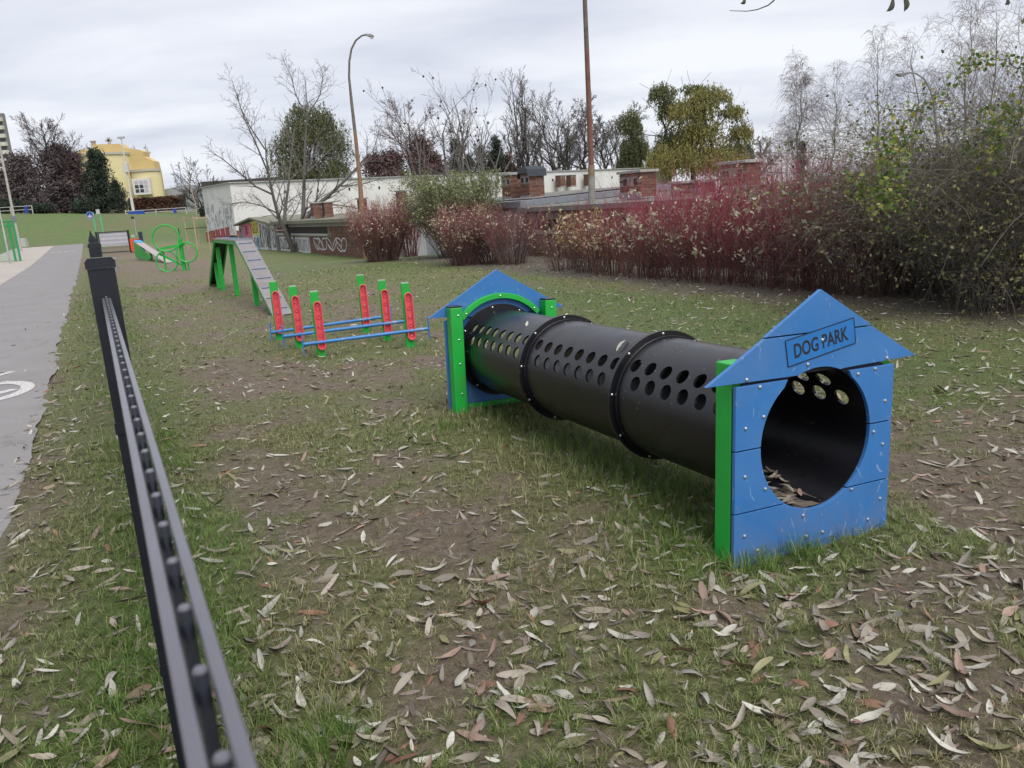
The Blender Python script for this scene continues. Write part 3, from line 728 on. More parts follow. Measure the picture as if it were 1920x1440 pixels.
# ------------------------------------------------------------------ hurdles
def hurdle_parts(L, Rr, zb, labels, endL, endR, zt):
    L = np.array(L); Rr = np.array(Rr); d = Rr - L; wd = np.hypot(*d); rz = math.atan2(d[1], d[0])
    z0 = gz(*L); z1 = gz(*Rr)
    th = thing('hurdle', labels, 'dog hurdle', (L[0], L[1], z0), rz, 'low hurdles of the dog course')
    for x0, zz in ((0, 0), (wd, z1 - z0)):
        m = MB(); m.box((x0, 0, zz + (zt - .1) / 2), (.095, .095, zt + .1)); po = m.build('post', mGreenPaint, th, bevel=.006)
        m = MB(); m.box((x0, 0, zz + zt + .003), (.085, .085, .006)); m.build('end_cap', mConcrete, po)
        # red slotted holder: long rounded tray with raised lips and keyholes
        hw, lo, hi = .047, zz + .09, zz + .655; cx = x0 + .022; y0 = -.0485
        outl = [(cx + hw * math.cos(a), hi - hw + hw * math.sin(a)) for a in np.linspace(0, PI, 11)] + [(cx + hw * math.cos(a), lo + hw + hw * math.sin(a)) for a in np.linspace(PI, 2 * PI, 11)]
        m = MB(); m.prism(outl, y0 - .012, y0); pl_ = m.build('bar_holder', mRed, th, bevel=.002)
        inn = [(cx + (x - cx) * .72, (z - (lo + hi) / 2) * (1 - .011 / (hi - lo) * 2) + (lo + hi) / 2) for x, z in outl]
        m = MB(); ringplate(m, outl, inn, y0 - .042, y0 - .012); m.build('raised_lip', mRed, pl_, bevel=.002)
        for i in range(5):
            zc = hi - .075 - i * .105
            m = MB(); ringplate(m, [(cx + .024 * math.cos(2 * PI * k / 14), zc + .024 * math.sin(2 * PI * k / 14)) for k in range(14)], [(cx + .016 * math.cos(2 * PI * k / 14), zc + .016 * math.sin(2 * PI * k / 14)) for k in range(14)], y0 - .020, y0 - .012); m.build('peg_seat', mRed, pl_)
        for zc in (hi - .04, (lo + hi) / 2, lo + .05):
            b = obj('bolt', bolt_me, None, pl_); b.location = (cx, y0 - .0135, zc); b.scale = (.8, .8, .8)
    a = Vector((-endL, -.075, zb[0])); b_ = Vector((wd + endR, -.075, zb[1]))
    m = MB(); m.tube([a, b_], .021, 12); bar = m.build('crossbar', mBlueBar, th, smooth=True)
    for e in (a, b_):
        m = MB(); m.box((e.x, e.y, e.z + .005), (.014, .05, .27)); m.build('end_plate', mBlueBar, bar, bevel=.004)
    return th
hurdle_parts((-2.21, 9.05), (-1.19, 9.29), (.175, .215), 'nearest low hurdle with green posts, red holders and a scuffed blue bar', .19, .23, .765)
hurdle_parts((-2.62, 9.70), (-1.55, 9.88), (.165, .225), 'middle low hurdle, its blue bar sloping between the nearest and farthest one', .18, .30, .765)
hurdle_parts((-3.06, 10.40), (-1.94, 10.58), (.115, .20), 'farthest low hurdle, next to the foot of the grey ramp', .10, .36, .775)

# ------------------------------------------------------------------ dog walk
DW = np.array([-3.87, 12.90]); DA = np.array([-.45, .893]); DA /= np.linalg.norm(DA); DB = np.array([DA[1], -DA[0]])
dz0 = gz(*DW); walk = thing('dog_walk', 'raised dog walk with two grey cleated ramps and a green frame', 'dog walk', (DW[0], DW[1], dz0), math.atan2(DB[1], DB[0]))
# local: x across (right), y along, z up
WDT = .325; S1, S2, S3, HT = 2.95, 6.2, 8.48, 1.205
def ramp(name, ya, za, yb, zb, n, lab):
    d = Vector((0, yb - ya, zb - za)); Ln = d.length; d.normalize(); nrm = Vector((0, -d.z, d.y))
    if nrm.z < 0: nrm = -nrm
    m = MB(); A0 = Vector((WDT / 2, ya, za)); B0 = Vector((WDT / 2, yb, zb))
    m.bar(A0 - nrm * .010, B0 - nrm * .010, WDT, .018, nrm); r_ = m.build('ramp_board', mGreyDeck, walk, bevel=.002, label=lab)
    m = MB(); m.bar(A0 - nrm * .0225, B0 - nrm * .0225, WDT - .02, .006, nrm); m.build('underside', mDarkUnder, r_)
    for x in (.02, WDT - .02):
        m = MB(); m.bar(Vector((x, ya, za)) - nrm * .052 , Vector((x, yb, zb)) - nrm * .052, .035, .05, nrm); m.build('side_rail', mGreenPaint, r_)
    for i in range(n):
        q = A0.lerp(B0, (i + .55) / n) + nrm * .008
        m = MB(); m.bar(q - Vector((.125, 0, 0)), q + Vector((.125, 0, 0)), .022, .018, nrm); m.build('cleat', mCleat, r_, bevel=.002)
    for f_ in (.03, .30, .52, .74, .97):
        for x in (.022, WDT - .022):
            q = A0.lerp(B0, f_); b = obj('bolt', bolt_me, None, r_); b.location = (x, q.y + nrm.y * .0, q.z + nrm.z * .001); b.rotation_euler = (math.atan2(-nrm.y, nrm.z) - PI / 2 if False else -PI / 2 + math.atan2(-nrm.y, nrm.z), 0, 0)
ramp('ramp_board', 0, .02, S1, HT, 8, 'near ramp board with blue-grey cleats')
ramp('ramp_board', S3, .02, S2, HT, 8, 'far ramp board, seen from its dark underside')
m = MB(); m.box((WDT / 2, (S1 + S2) / 2, HT + .004), (WDT, S2 - S1 + .02, .02)); pf = m.build('platform', mGreyDeck, walk, bevel=.002)
m = MB(); m.box((-.004, (S1 + S2) / 2, HT + .002), (.008, S2 - S1, .030)); m.build('edge_strip', mWoodPale, pf)
for x in (.03, WDT - .03):
    m = MB(); m.box((x, (S1 + S2) / 2, HT - .046), (.045, S2 - S1, .075)); m.build('beam', mGreenPaint, walk)
m = MB()
for i in range(9): m.box((WDT / 2, S1 + .2 + i * .36, HT + .020), (.25, .022, .012))
m.build('cleat', mCleat, pf)
for y_, h_ in ((2.02, .72), (4.37, HT - .08), (6.55, HT - .20), (7.28, .62)):
    m = MB(); px0 = WDT / 2 - .06; m.box((px0, y_, (h_ - .45) / 2), (.09, .09, h_ + .45 - .0)); m.build('leg', mGreenPaint, walk, bevel=.004)

# ------------------------------------------------------------------ hoops
HY = 28.0; hb = G(320, 509); 
hoops = thing('hoop_jump', 'green hoop jump of three rings on steel posts', 'hoop jump', hb)
hl = Vector(hb)
for nme, (cx, cy, rp) in dict(a=(311.2, 447, 23.6), b=(313, 490, 18.8), c=(350.4, 473, 17.8)).items():
    c_ = Vector(at(cx, cy, hb[1])) - hl; r_ = rp / FPX * hb[1] * 1.0
    m = MB(); m.tube([(c_.x + r_ * math.cos(a), c_.y + .12 * math.cos(a) * r_, c_.z + r_ * math.sin(a)) for a in np.linspace(0, 2 * PI, 40, endpoint=False)], .026, 8, closed=True)
    ho = m.build('hoop', mGreenPaint, hoops, smooth=True)
for (px0, py0, px1, py1, w, lab) in ((305.5, 470, 306.5, 503, .05, None), (337, 448, 341, 506, .11, None), (352, 490, 354, 512, .05, None)):
    a = Vector(at(px0, py0, hb[1] + .1)) - hl; b_ = Vector(at(px1, py1, hb[1] + .1)) - hl
    m = MB(); m.bar((a.x, a.y, a.z), (a.x, a.y, -.3), w, w, (0, 1, 0)); m.build('post', mGreenPaint, hoops, bevel=.004)
a = Vector(at(295, 468, hb[1] + .08)) - hl; b_ = Vector(at(346, 458, hb[1] + .08)) - hl
m = MB(); m.bar(a, b_, .05, .08); m.build('bracket', mGreenPaint, hoops)
a = Vector(at(299, 476, hb[1] + .08)) - hl; b_ = Vector(at(341, 497, hb[1] + .08)) - hl
m = MB(); m.bar(a, b_, .05, .07); m.build('bracket', mGreenPaint, hoops)

# ------------------------------------------------------------------ seesaw
sn = np.array([-14.3, 34.0]); sf = np.array([-18.25, 40.0]); d = sf - sn; Ls = np.hypot(*d); z0 = gz(*sn)
saw = thing('seesaw', 'green sided seesaw plank with grey deck and light blue end, tilted up behind the hoops', 'seesaw', (sn[0], sn[1], z0), math.atan2(-d[0], d[1]))
m = MB(); m.bar((0, 0, .03), (0, Ls, .90), .34, .03); m.build('plank', M('seesaw_deck', (.34, .31, .30), .8, .1), saw)
m = MB(); m.bar((0, Ls * .90, .835), (0, Ls + .02, .925), .35, .034); m.build('contact_end', M('light_blue_paint', (.03, .28, .52), .5, .1), saw)
m = MB(); m.add([(-.19, .4 * Ls, .22), (-.19, Ls, .87), (-.19, Ls, .12), (-.19, .55 * Ls, -.02), (-.16, .4 * Ls, .22), (-.16, Ls, .87), (-.16, Ls, .12), (-.16, .55 * Ls, -.02)], [(0, 1, 2, 3), (7, 6, 5, 4), (0, 4, 5, 1), (1, 5, 6, 2), (2, 6, 7, 3), (3, 7, 4, 0)]); m.build('side_panel', mGreenPaint, saw)
m = MB(); m.box((0, Ls * .55, .15), (.10, .10, .7)); m.build('pivot_post', mGreenPaint, saw)

# ------------------------------------------------------------------ far end of the fence: gate, bin, signs, frames
gb = G(282, 471); GY = gb[1]
gl = at(185, 468, GY); gr_ = at(243, 470, GY); zgt = float(gh0(gb[0], gb[1]))
gate = thing('wire_gate', 'wire gate hung with a white banner at the far end of the fence', 'gate', (gl[0], GY, zgt))
Wg = at(241, 450, GY)[0] - at(186, 450, GY)[0]
zt_ = at(215, 436, GY)[2] - zgt; zb_ = at(215, 461, GY)[2] - zgt
x_0 = at(186, 450, GY)[0] - gl[0]
for x in (x_0 - .12, x_0 + Wg + .05):
    m = MB(); m.box((x, 0, (zt_ + .1) / 2 - .2), (.09, .07, zt_ + .5)); m.build('post', mBlack, gate)
m = MB()
for z in (zt_ + .05, .08): m.box((x_0 + Wg / 2, 0, z), (Wg + .1, .05, .05))
for x in (x_0, x_0 + Wg): m.box((x, 0, zt_ / 2 + .06), (.045, .044, zt_ - .01))
m.build('gate_frame', mBlack, gate)
m = MB(); m.box((x_0 + Wg / 2, .03, (zt_ + zb_) / 2), (Wg - .03, .01, zt_ - zb_)); m.build('banner', M('white_banner', (.70, .69, .74), .7, .04), gate)
m = MB()
for i in range(6): m.box((x_0 + Wg / 2, -.02, .1 + i * (zt_ - .05) / 5), (Wg, .012, .012))
for i in range(38): m.box((x_0 + Wg * (i + .5) / 38, -.008, zt_ / 2 + .06), (.006, .006, zt_ - .06))
m.build('wire_mesh', mBlack, gate, kind='stuff')
m = MB(); p = at(203, 464, 30.); zg = gz(p[0], p[1]); m.box((0, 0, .26), (.42, .3, .6)); bx = m.build('utility_box', M('grey_box', (.27, .27, .24), .8, .1), None, bevel=.02); bx.location = (p[0], p[1], p[2] - .33); tag(bx, 'small grey cabinet standing just behind the fence posts', 'utility box')
bx.location.z = zg - .05
bn = at(254.5, 467, GY); zg = float(gh0(bn[0], bn[1])); bin_ = thing('waste_dispenser', 'orange and dark dog waste bin at the gate', 'waste bin', (bn[0], GY, zg))
px2m = GY / FPX
mOrange = M('orange_enamel', (.62, .075, .02), .5, .12)
for x in (-.12, .12):
    m = MB(); m.box((x, 0, .42), (.20, .28, .72)); m.build('bin_body', mOrange, bin_, bevel=.02)
m = MB(); m.box((.40, .05, .55), (.20, .1, 1.25)); m.build('post', M('navy_post', (.02, .028, .055), .5, .2), bin_)
m = MB(); m.box((0, .0, .95), (.16, .2, .14)); m.build('bag_box', M('pale_green_box', (.35, .42, .38), .6), bin_)
m = MB(); m.box((.13, .15, 1.45), (.05, .05, 1.0)); m.build('pole', mConcrete, bin_)
m = MB(); m.box((.06, .13, 2.02), (.18, .06, .12)); m.build('lamp', mBlack, bin_)
# two sign posts past the gate
mMint = M('mint_green_pole', (.10, .36, .19), .5, .12)
SY = 58.0
for px0, px1, yt, yb, nm, lab in ((174.5, 181, 398, 440, 'round', 'mint green pole with a round blue path sign seen at an angle'), (187.5, 194, 400, 438, 'square', 'mint green pole carrying a small grey sign board')):
    x0 = at(px1, yb, SY)[0]; zg = gz(x0, SY); th_ = thing('sign_post', lab, 'sign', (x0, SY, zg), 0)
    zt = at(px0, yt, SY)[2] - zg
    m = MB(); m.tube([(0, 0, -.2), (0, 0, zt)], .07, 10); m.build('pole', mMint, th_, smooth=True)
    if nm == 'round':
        t = NT('round_sign_print'); c = t.coord(); sp = t.n('ShaderNodeSeparateXYZ'); t.l(c, sp.inputs[0]); rx_ = t.math('POWER', sp.outputs['X'], 2.0); rz_ = t.math('POWER', sp.outputs['Z'], 2.0)
        r2 = t.math('SQRT', t.math('ADD', rx_, rz_))
        k1 = t.math('MULTIPLY', t.math('LESS_THAN', sp.outputs['Z'], -.02), t.math('LESS_THAN', r2, .17)); ring_ = t.math('GREATER_THAN', r2, .235)
        colr = t.mix(k1, (.012, .05, .26), (.55, .40, .50)); colr = t.mix(ring_, colr, (.30, .42, .50))
        mS = t.out(colr, .4)
        m = MB(); m.tube([(0, -.006, 0), (0, .006, 0)], .26, 28); sg = m.build('sign_face', mS, th_); c0 = at(169.5, 403.5, SY); sg.location = (c0[0] - x0, -.09, c0[2] - zg)
        m = MB(); m.add([(.0, -.012, .11), (.024, -.012, .03), (.012, -.012, -.005), (-.012, -.012, -.005), (-.024, -.012, .03), (.0, -.0075, .11), (.024, -.0075, .03), (.012, -.0075, -.005), (-.012, -.0075, -.005), (-.024, -.0075, .03)], [(0, 1, 2, 3, 4), (9, 8, 7, 6, 5)] + [(i, (i + 1) % 5, (i + 1) % 5 + 5, i + 5) for i in range(5)]); m.build('pictogram', mWhite, sg)
    else:
        c0 = at(184.5, 397, SY); m = MB(); m.box((0, -.085, 0), (.26, .012, .34)); sg = m.build('sign_face', M('grey_sign', (.42, .41, .40), .6), th_); sg.location = (c0[0] - x0, 0, c0[2] - zg)
# green ball-stop frame left of the path
BY = 46.0; b0 = at(34, 466, BY); zg = gz(b0[0], BY)
frame = thing('ball_stop_frame', 'green steel ball-stop frame with netting left of the path', 'sports frame', (b0[0], BY, zg))
zt = at(20, 413, BY)[2] - zg; zt2 = at(24, 421, BY)[2] - zg; xl = at(-60, 440, BY)[0] - b0[0]; xm = at(25, 466, BY)[0] - b0[0]
mGreenSteel = M('green_steel', (.02, .26, .09), .5, .15)
for x in (0, xm, xl):
    m = MB(); m.tube([(x, 0, -.2), (x, 0, zt)], .06, 10); m.build('upright', mGreenSteel, frame, smooth=True)
for z in (zt - .03, zt2 - .03):
    m = MB(); m.tube([(xl, 0, z), (0, 0, z)], .035, 8); m.build('crossbar', mGreenSteel, frame, smooth=True)
m = MB()
for i in range(46): m.box((xl + (0 - xl) * i / 45, .02, zt / 2), (.008, .008, zt))
for i in range(16): m.box((xl / 2, .024, zt * (i + .5) / 16), (-xl, .008, .008))
m.build('netting', mGreenSteel, frame, kind='stuff')
p = at(14, 468, 44.0); zg = gz(p[0], 44.0); m = MB(); m.tube([(0, 0, -.2), (0, 0, 1.9), (0, 0, 1.92), (0, 0, 3.8)], [.05, .05, .035, .035], 10); o = m.build('metal_pole', M('galvanised_pole', (.30, .31, .31), .5, .2), None, smooth=True); o.location = (p[0], 44.0, zg); tag(o, 'thin grey metal pole at the left edge before the green frame', 'pole')
p = at(36, 455, 60.0); zg = gz(p[0], 60.0); ut = thing('utility_pole', 'tall pale utility pole with a grey sign back, left of the path', 'pole', (p[0], 60., zg))
m = MB(); m.tube([(0, 0, -.2), (0, 0, 8.5)], [.11, .07], 10); m.build('pole', M('weathered_pole', (.36, .34, .31), .8, .2), ut, smooth=True)
c0 = at(27, 410, 60.); m = MB(); m.box((c0[0] - p[0], -.13, c0[2] - zg), (.40, .02, .40)); m.build('sign_back', M('sign_back_grey', (.16, .16, .20), .6), ut)
p = G(45, 463); blk = MB(); s_ = p[1] / FPX * 15
blk.add([(-s_ / 2, -.3, -.1), (s_ / 2, -.3, -.1), (s_ / 2, .3, -.1), (-s_ / 2, .3, -.1), (-s_ / 2 + .02, -.2, s_ * 1.05), (s_ / 2 - .12, -.2, s_ * 1.05), (s_ / 2 - .12, .2, s_ * 1.05), (-s_ / 2 + .02, .2, s_ * 1.05)], [(3, 2, 1, 0), (4, 5, 6, 7), (0, 1, 5, 4), (1, 2, 6, 5), (2, 3, 7, 6), (3, 0, 4, 7)])
o = blk.build('concrete_block', M('pale_concrete', (.36, .35, .33), .9, .1), None, bevel=.03); o.location = p; tag(o, 'tapered pale concrete block at the path end under the bank', 'concrete block')
p = G(341, 455); p = at(341, 470, 44.); zg = gz(p[0], 44.); m = MB(); m.tube([(0, 0, -.2), (0, 0, 1.35)], .025, 8); o = m.build('thin_stake', mBlack, None); o.location = (p[0], 44., zg); tag(o, 'thin dark stake standing in the grass behind the hoops', 'stake')
# lamp posts
lp = at(683, 470, 36.0); zg = gz(lp[0], 36.); lamp = thing('street_lamp', 'tall rusty street lamp with a curved swan neck arm behind the red shrub', 'street lamp', (lp[0], 36., zg))
pts = [at(x, y, 36.) - [lp[0], 36., zg] for x, y in ((682, 440), (679, 400), (675, 340), (667, 260), (659, 190), (654.5, 145), (655, 115), (659, 92), (667, 76), (678, 67), (687, 65))]
m = MB(); m.tube([(pts[0][0], 0, -.3)] + [tuple(p) for p in pts], [.13, .13, .125, .095, .08, .065, .05, .045, .042, .04, .036, .034], 12); m.build('pole', rust_pole('rusty_lamp_pole', (.22, .13, .075), (.13, .122, .10), 5.6), lamp, smooth=True)
hd = at(692, 66, 36.) - [lp[0], 36., zg]
m = MB(); m.prism([(-.16, -.03), (.12, -.06), (.20, -.12), (.19, -.17), (-.02, -.16), (-.14, -.10)], -.1, .1); o = m.build('lamp_head', M('lamp_head_grey', (.32, .32, .32), .5), lamp, bevel=.02); o.location = (hd[0], hd[1], hd[2] + .1)
m = MB(); m.prism([(-.0, -.165), (.17, -.175), (.13, -.25), (.04, -.24)], -.07, .07); o2 = m.build('lens', M('lamp_lens', (.5, .5, .5), .2), lamp); o2.location = o.location
pp = at(1112, 500, 21.5); zg = gz(pp[0], 21.5); pole = thing('steel_pole', 'tall rust red pole on a grey lower shaft rising out of the dogwood hedge', 'pole', (pp[0], 21.5, zg))
tp = at(1095, -40, 21.5) - [pp[0], 21.5, zg]; md = at(1109, 310, 21.5) - [pp[0], 21.5, zg]
m = MB(); m.tube([(0, 0, -.3), (md[0] * .9, 0, md[2])], [.105, .088], 14); m.build('lower_shaft', rust_pole('grey_shaft', (.24, .23, .21), (.22, .16, .09), 2.15), pole, smooth=True)
m = MB(); m.tube([(md[0] * .9, 0, md[2] - .02), (tp[0], 0, tp[2])], [.075, .055], 14); m.build('upper_shaft', rust_pole('red_shaft', (.155, .07, .055), (.12, .095, .075), 5.4), pole, smooth=True)
p = at(1738, 330, 30.); zg = gz(p[0], 30.); l2 = thing('street_lamp', 'grey street lamp with a curved arm half hidden by the brambles at the right', 'street lamp', (p[0] + .4, 30., zg)); q0 = np.array([p[0] + .4, 30., zg])
pts = [at(x, y, 30.) - q0 for x, y in ((1758, 260), (1752, 200), (1745, 170), (1733, 148), (1718, 138), (1705, 136))]
m = MB(); m.tube([(pts[0][0], 0, -.3)] + [tuple(q) for q in pts], [.07, .06, .04, .035, .03, .03, .03], 8); m.build('pole', M('lamp_pole_grey', (.22, .22, .21), .6), l2, smooth=True)
h_ = at(1693, 138, 30.) - q0; m = MB(); m.prism([(-.25, 0), (.25, .03), (.22, -.03), (0, -.10), (-.15, -.08)], -.09, .09); o = m.build('lamp_head', M('lamp_head_dark', (.16, .16, .16), .5), l2); o.location = h_
# ------------------------------------------------------------------ row of garages behind the shrubs
GA = np.array([-7.4, 40.0]); GDv = np.array([.47, -.883]); GDv /= np.linalg.norm(GDv)
GRZ = math.atan2(GDv[1], GDv[0])           # local x runs along the front to the right, local y runs away from the camera
GB = -.62                                   # ground beside the garages
def garage(name, label, t0, t1, roof_z, depth, wall_mat, parts):
    p = GA + GDv * t0
    th = thing(name, label, 'garage', (p[0], p[1], GB), GRZ)
    L = t1 - t0; h = roof_z - GB
    parts(th, L, h, depth); return th
def roof_slab(th, L, h, depth, mat, rise=.28, over=.25, thick=.16):
    m = MB(); y0, y1 = -over, depth; V = []
    for x in (-.15, L + .15):
        V += [(x, y0, h - thick), (x, y1, h - thick + rise), (x, y1, h + rise), (x, y0, h)]
    m.add(V, [(0, 1, 2, 3), (7, 6, 5, 4), (0, 3, 7, 4), (1, 5, 6, 2), (3, 2, 6, 7), (0, 4, 5, 1)]); return m.build('roof_slab', mat, th, bevel=.01)
def brick_field(parent, x0, x1, z0, z1, holes=(), name='brick_courses', y=-.006, bw=.25, bh=.065, j=.012, axis=None):
    m = MB(); z = z0; r = 0; g = random.Random(int((x0 + 3 * z1) * 1000))
    while z + bh < z1 + .01:
        x = x0 - (bw / 2 if r % 2 else 0)
        while x < x1:
            a = max(x, x0); b = min(x + bw, x1)
            if b - a > .03 and not any(a < hx1 and b > hx0 and z < hz1 and z + bh > hz0 for hx0, hx1, hz0, hz1 in holes):
                dy = g.uniform(-.003, .003)
                m.box(((a + b) / 2, y + dy, z + bh / 2), (b - a - j * .5, .012, bh - .002))
            x += bw + j * .5
        z += bh + j; r += 1
    f = axis or (lambda v: v)
    m.v = [f(v) for v in m.v]
    return m.build(name, mBrick, parent, kind='stuff')
def chimney(parent, name, cx, cy, z0, w, d, h, cap='slab', slots=2):
    """brick vent stack on a roof: core, courses on the two faces that show, cap"""
    m = MB(); m.box((cx, cy, z0 + h / 2), (w - .02, d - .02, h)); ch = m.build(name, mMortar, parent)
    hol = []
    for i in range(slots):
        sx = -w / 2 + w * (i + .5) / slots; hol.append((cx + sx - .07, cx + sx + .07, z0 + h - .30, z0 + h - .14))
    brick_field(ch, cx - w / 2, cx + w / 2, z0, z0 + h, hol, y=cy - d / 2)
    brick_field(ch, cy - d / 2, cy + d / 2, z0, z0 + h, (), y=0, axis=lambda v: (cx - w / 2 + v[1], v[0], v[2]))
    brick_field(ch, cy - d / 2, cy + d / 2, z0, z0 + h, (), y=0, axis=lambda v: (cx + w / 2 + v[1], v[0], v[2]))
    for a, b, c, e in hol:
        m = MB(); m.box(((a + b) / 2, cy - d / 2 + .004, (c + e) / 2), (b - a, .012, e - c)); m.build('vent_hole', mDark, ch)
    if cap == 'slab':
        m = MB(); m.box((cx, cy, z0 + h + .035), (w + .12, d + .12, .07)); m.build('cap_slab', mConcrete, ch, bevel=.01)
    else:
        m = MB(); m.prism([(cx - w * .62, z0 + h - .16), (cx - w * .5, z0 + h + .10), (cx - w * .2, z0 + h + .22), (cx + w * .35, z0 + h + .23), (cx + w * .6, z0 + h + .12), (cx + w * .66, z0 + h - .12), (cx + w * .5, z0 + h + .0), (cx - w * .48, z0 + h + .0)], cy - d * .65, cy + d * .6); m.build('tarp_hood', M('tarp_dark_blue', (.025, .03, .04), .5, .3), ch, bevel=.01)
    m = MB(); m.box((cx, cy - d / 2 - .012, z0 + .05), (w + .03, .03, .16)); m.build('lead_flashing', M('lead_flashing', (.22, .22, .24), .6, .2), ch)
    return ch
def g_local(th, px, Y):
    """local x on a garage for a photo column at depth Y"""
    X = at(px, 400, Y)[0]; d = np.array([X, Y]) - np.array(th.location[:2]); return float(d @ GDv), float(d @ np.array([-GDv[1], GDv[0]]))
def scribble(name, parent, x0, x1, z0, z1, mat, n, seed, w=.035, y=-.016, loops=1.0):
    """spray-can scrawl: loose illegible loops on a wall"""
    g = random.Random(seed); m = MB()
    for i in range(n):
        cx = x0 + (x1 - x0) * (i + .5) / n + g.uniform(-.1, .1); hz = (z1 - z0) / 2; cz = (z0 + z1) / 2
        ph = g.uniform(0, 6); fr = g.uniform(.8, 1.8); P = []
        for k in range(15):
            q = k / 14 * 2 * PI * loops
            P.append((cx + (x1 - x0) / n * .55 * math.sin(fr * q + ph), cz + hz * math.cos(q * g.uniform(.97, 1.03) + ph * .3) * g.uniform(.85, 1)))
        for k in range(14):
            a = np.array(P[k]); b = np.array(P[k + 1]); d = b - a; ln = np.linalg.norm(d)
            if ln < 1e-3: continue
            nn = np.array([-d[1], d[0]]) / ln * w / 2; e = d / ln * w * .3
            yy = y - .0006 * k - .0002 * i
            m.add([(*(a + nn - e)[:1], yy, (a + nn - e)[1]), ((a - nn - e)[0], yy, (a - nn - e)[1]), ((b - nn + e)[0], yy, (b - nn + e)[1]), ((b + nn + e)[0], yy, (b + nn + e)[1])], [(0, 1, 2, 3)])
    return m.build(name, mat, parent)
mGrafWhite = M('spray_white', (.55, .55, .56), .7, .15); mGrafBlack = M('spray_black', (.02, .02, .022), .6, .2)
mGrafPink = M('spray_pink', (.55, .08, .16), .6, .2); mGrafYellow = M('spray_yellow', (.60, .52, .08), .6, .15); mGrafBlue = M('spray_light_blue', (.30, .48, .55), .6, .15)
mGrafPurple = M('spray_purple', (.22, .14, .42), .6, .2)
mSlabOlive = M('mossy_roof_slab', (.17, .165, .125), .9, .25, 1.5, .3, 20)
mGreyWall = M('grey_render', (.34, .335, .36), .9, .12, 1.2, .2, 25, dirt=(.18, .17, .16), dirt_amt=.6, dirt_scale=.9)

def brick_garage(th, L, h, dp):
    m = MB(); m.box((L / 2, dp / 2, h / 2 - .1), (L, dp, h - .1 + .2)); m.build('wall', mMortar, th)
    d1 = (.35, 4.2); d2 = (4.65, 8.1); zD = .95
    win = (1.8, 12.3, 1.20, 1.58)
    hol = [(d1[0], d1[1], 0, zD), (d2[0], d2[1], 0, zD), win, (-.1, 12.8, 1.06, 1.20)]
    brick_field(th, 0, L, .0, h - .3, hol)
    for i, (a, b) in enumerate((d1, d2)):
        m = MB(); m.box(((a + b) / 2, -.012, zD / 2), (b - a, .03, zD)); dr = m.build('door', mGrafWhite, th, label='white painted door scrawled in black' if i == 0 else 'white door with a square wire pattern')
        scribble('graffiti', dr, a + .12, b - .12, .12, zD - .1, mGrafBlack, 8 if i == 0 else 12, 40 + i, .08 if i == 0 else .025, -.031)
    m = MB(); m.box(((win[0] + win[1]) / 2, -.008, (win[2] + win[3]) / 2), (win[1] - win[0], .012, win[3] - win[2])); m.build('window_opening', M('dark_red_brown_opening', (.028, .016, .016), .8, .2), th)
    m = MB(); m.box((6.4, -.07, 1.13), (12.6, .16, .11)); m.build('sill', M('pale_sill', (.40, .39, .36), .85, .15), th, bevel=.01)
    m = MB(); m.box((L / 2, -.05, h - .31), (L, .12, .18)); m.build('lintel', M('grey_lintel', (.30, .29, .27), .9, .15), th)
    roof_slab(th, L, h, dp, mSlabOlive, .34, .45, .2)
    scribble('graffiti', th, 9.2, 15.6, .25, .98, mGrafWhite, 7, 5, .07, -.018)
    # vent stacks on the roof
    for px, Y, w, h_ in ((594, 46.5, .52, .85), (615, 46.5, .52, .85)):
        x, y = g_local(th, px, Y); chimney(th, 'vent_stack', x, y, h + .05, w, .5, h_, slots=1)
    x, y = g_local(th, 756, 38.5); chimney(th, 'vent_stack', x, y, h + .02, .42, .42, 1.05, slots=1)
    x, y = g_local(th, 681, 41.5); chimney(th, 'vent_stack', x, y, h + .0, .40, .40, .9, slots=1)
garage('brick_garage', 'low red brick garage with sprayed white doors and a mossy roof slab', -17.0, 6.2, 1.36, 6.0, mBrick, brick_garage)
# painted board front continuing the row to the left
q0 = np.array([-21.3, 65.0]); q1 = np.array([-15.75, 55.4]); dq = q1 - q0; Lq = float(np.hypot(*dq))
shed = thing('painted_shed', 'gabled shed whose board front is sprayed pink, yellow, blue and black', 'shed', (q0[0], q0[1], GB), math.atan2(dq[1], dq[0]))
def shed_top(x): return 1.82 + .42 * (1 - abs(x - Lq * .5) / (Lq * .5))
m = MB(); m.prism([(0, -.2), (Lq, -.2), (Lq, 1.80), (Lq * .5, 2.22), (0, 1.80)], .05, 5); m.build('wall', mGreyWall, shed)
m = MB(); m.prism([(-.3, 1.78), (Lq * .5, 2.25), (Lq + .2, 1.78), (Lq + .2, 1.90), (Lq * .5, 2.38), (-.3, 1.90)], -.35, 5.1); m.build('roof', mSlabOlive, shed)
cols = [mGreyWall, mGrafPink, mGrafPink, mGrafPink, mGrafYellow, mGrafYellow, mGrafWhite, mGrafWhite, mGreyWall, mGrafWhite]
under = {4: mGrafWhite, 5: mGrafBlue, 2: mGreyWall}
for i, cm_ in enumerate(cols):
    a = Lq * i / 10; b = Lq * (i + 1) / 10 - .03; top = shed_top((a + b) / 2) - .14; zs = [(0, top)] if i not in under else [(0, top * .5), (top * .5 + .01, top)]
    for k, (za, zb) in enumerate(zs):
        m = MB(); m.box(((a + b) / 2, .02, (za + zb) / 2), (b - a, .06, zb - za)); bd = m.build('board', under[i] if (len(zs) == 2 and k == 0) else cm_, shed)
        scribble('graffiti', bd, a + .06, b - .06, za + .15, zb - .12, [mGrafBlack, mGrafWhite, mGrafBlack, mGrafWhite, mGrafBlack, mGrafBlack, mGrafBlack, mGrafBlack, mGrafBlack, mGrafBlack][i], 2, 300 + i * 3 + k, .09 if i > 5 or i == 0 else .05, -.016, 1.3)
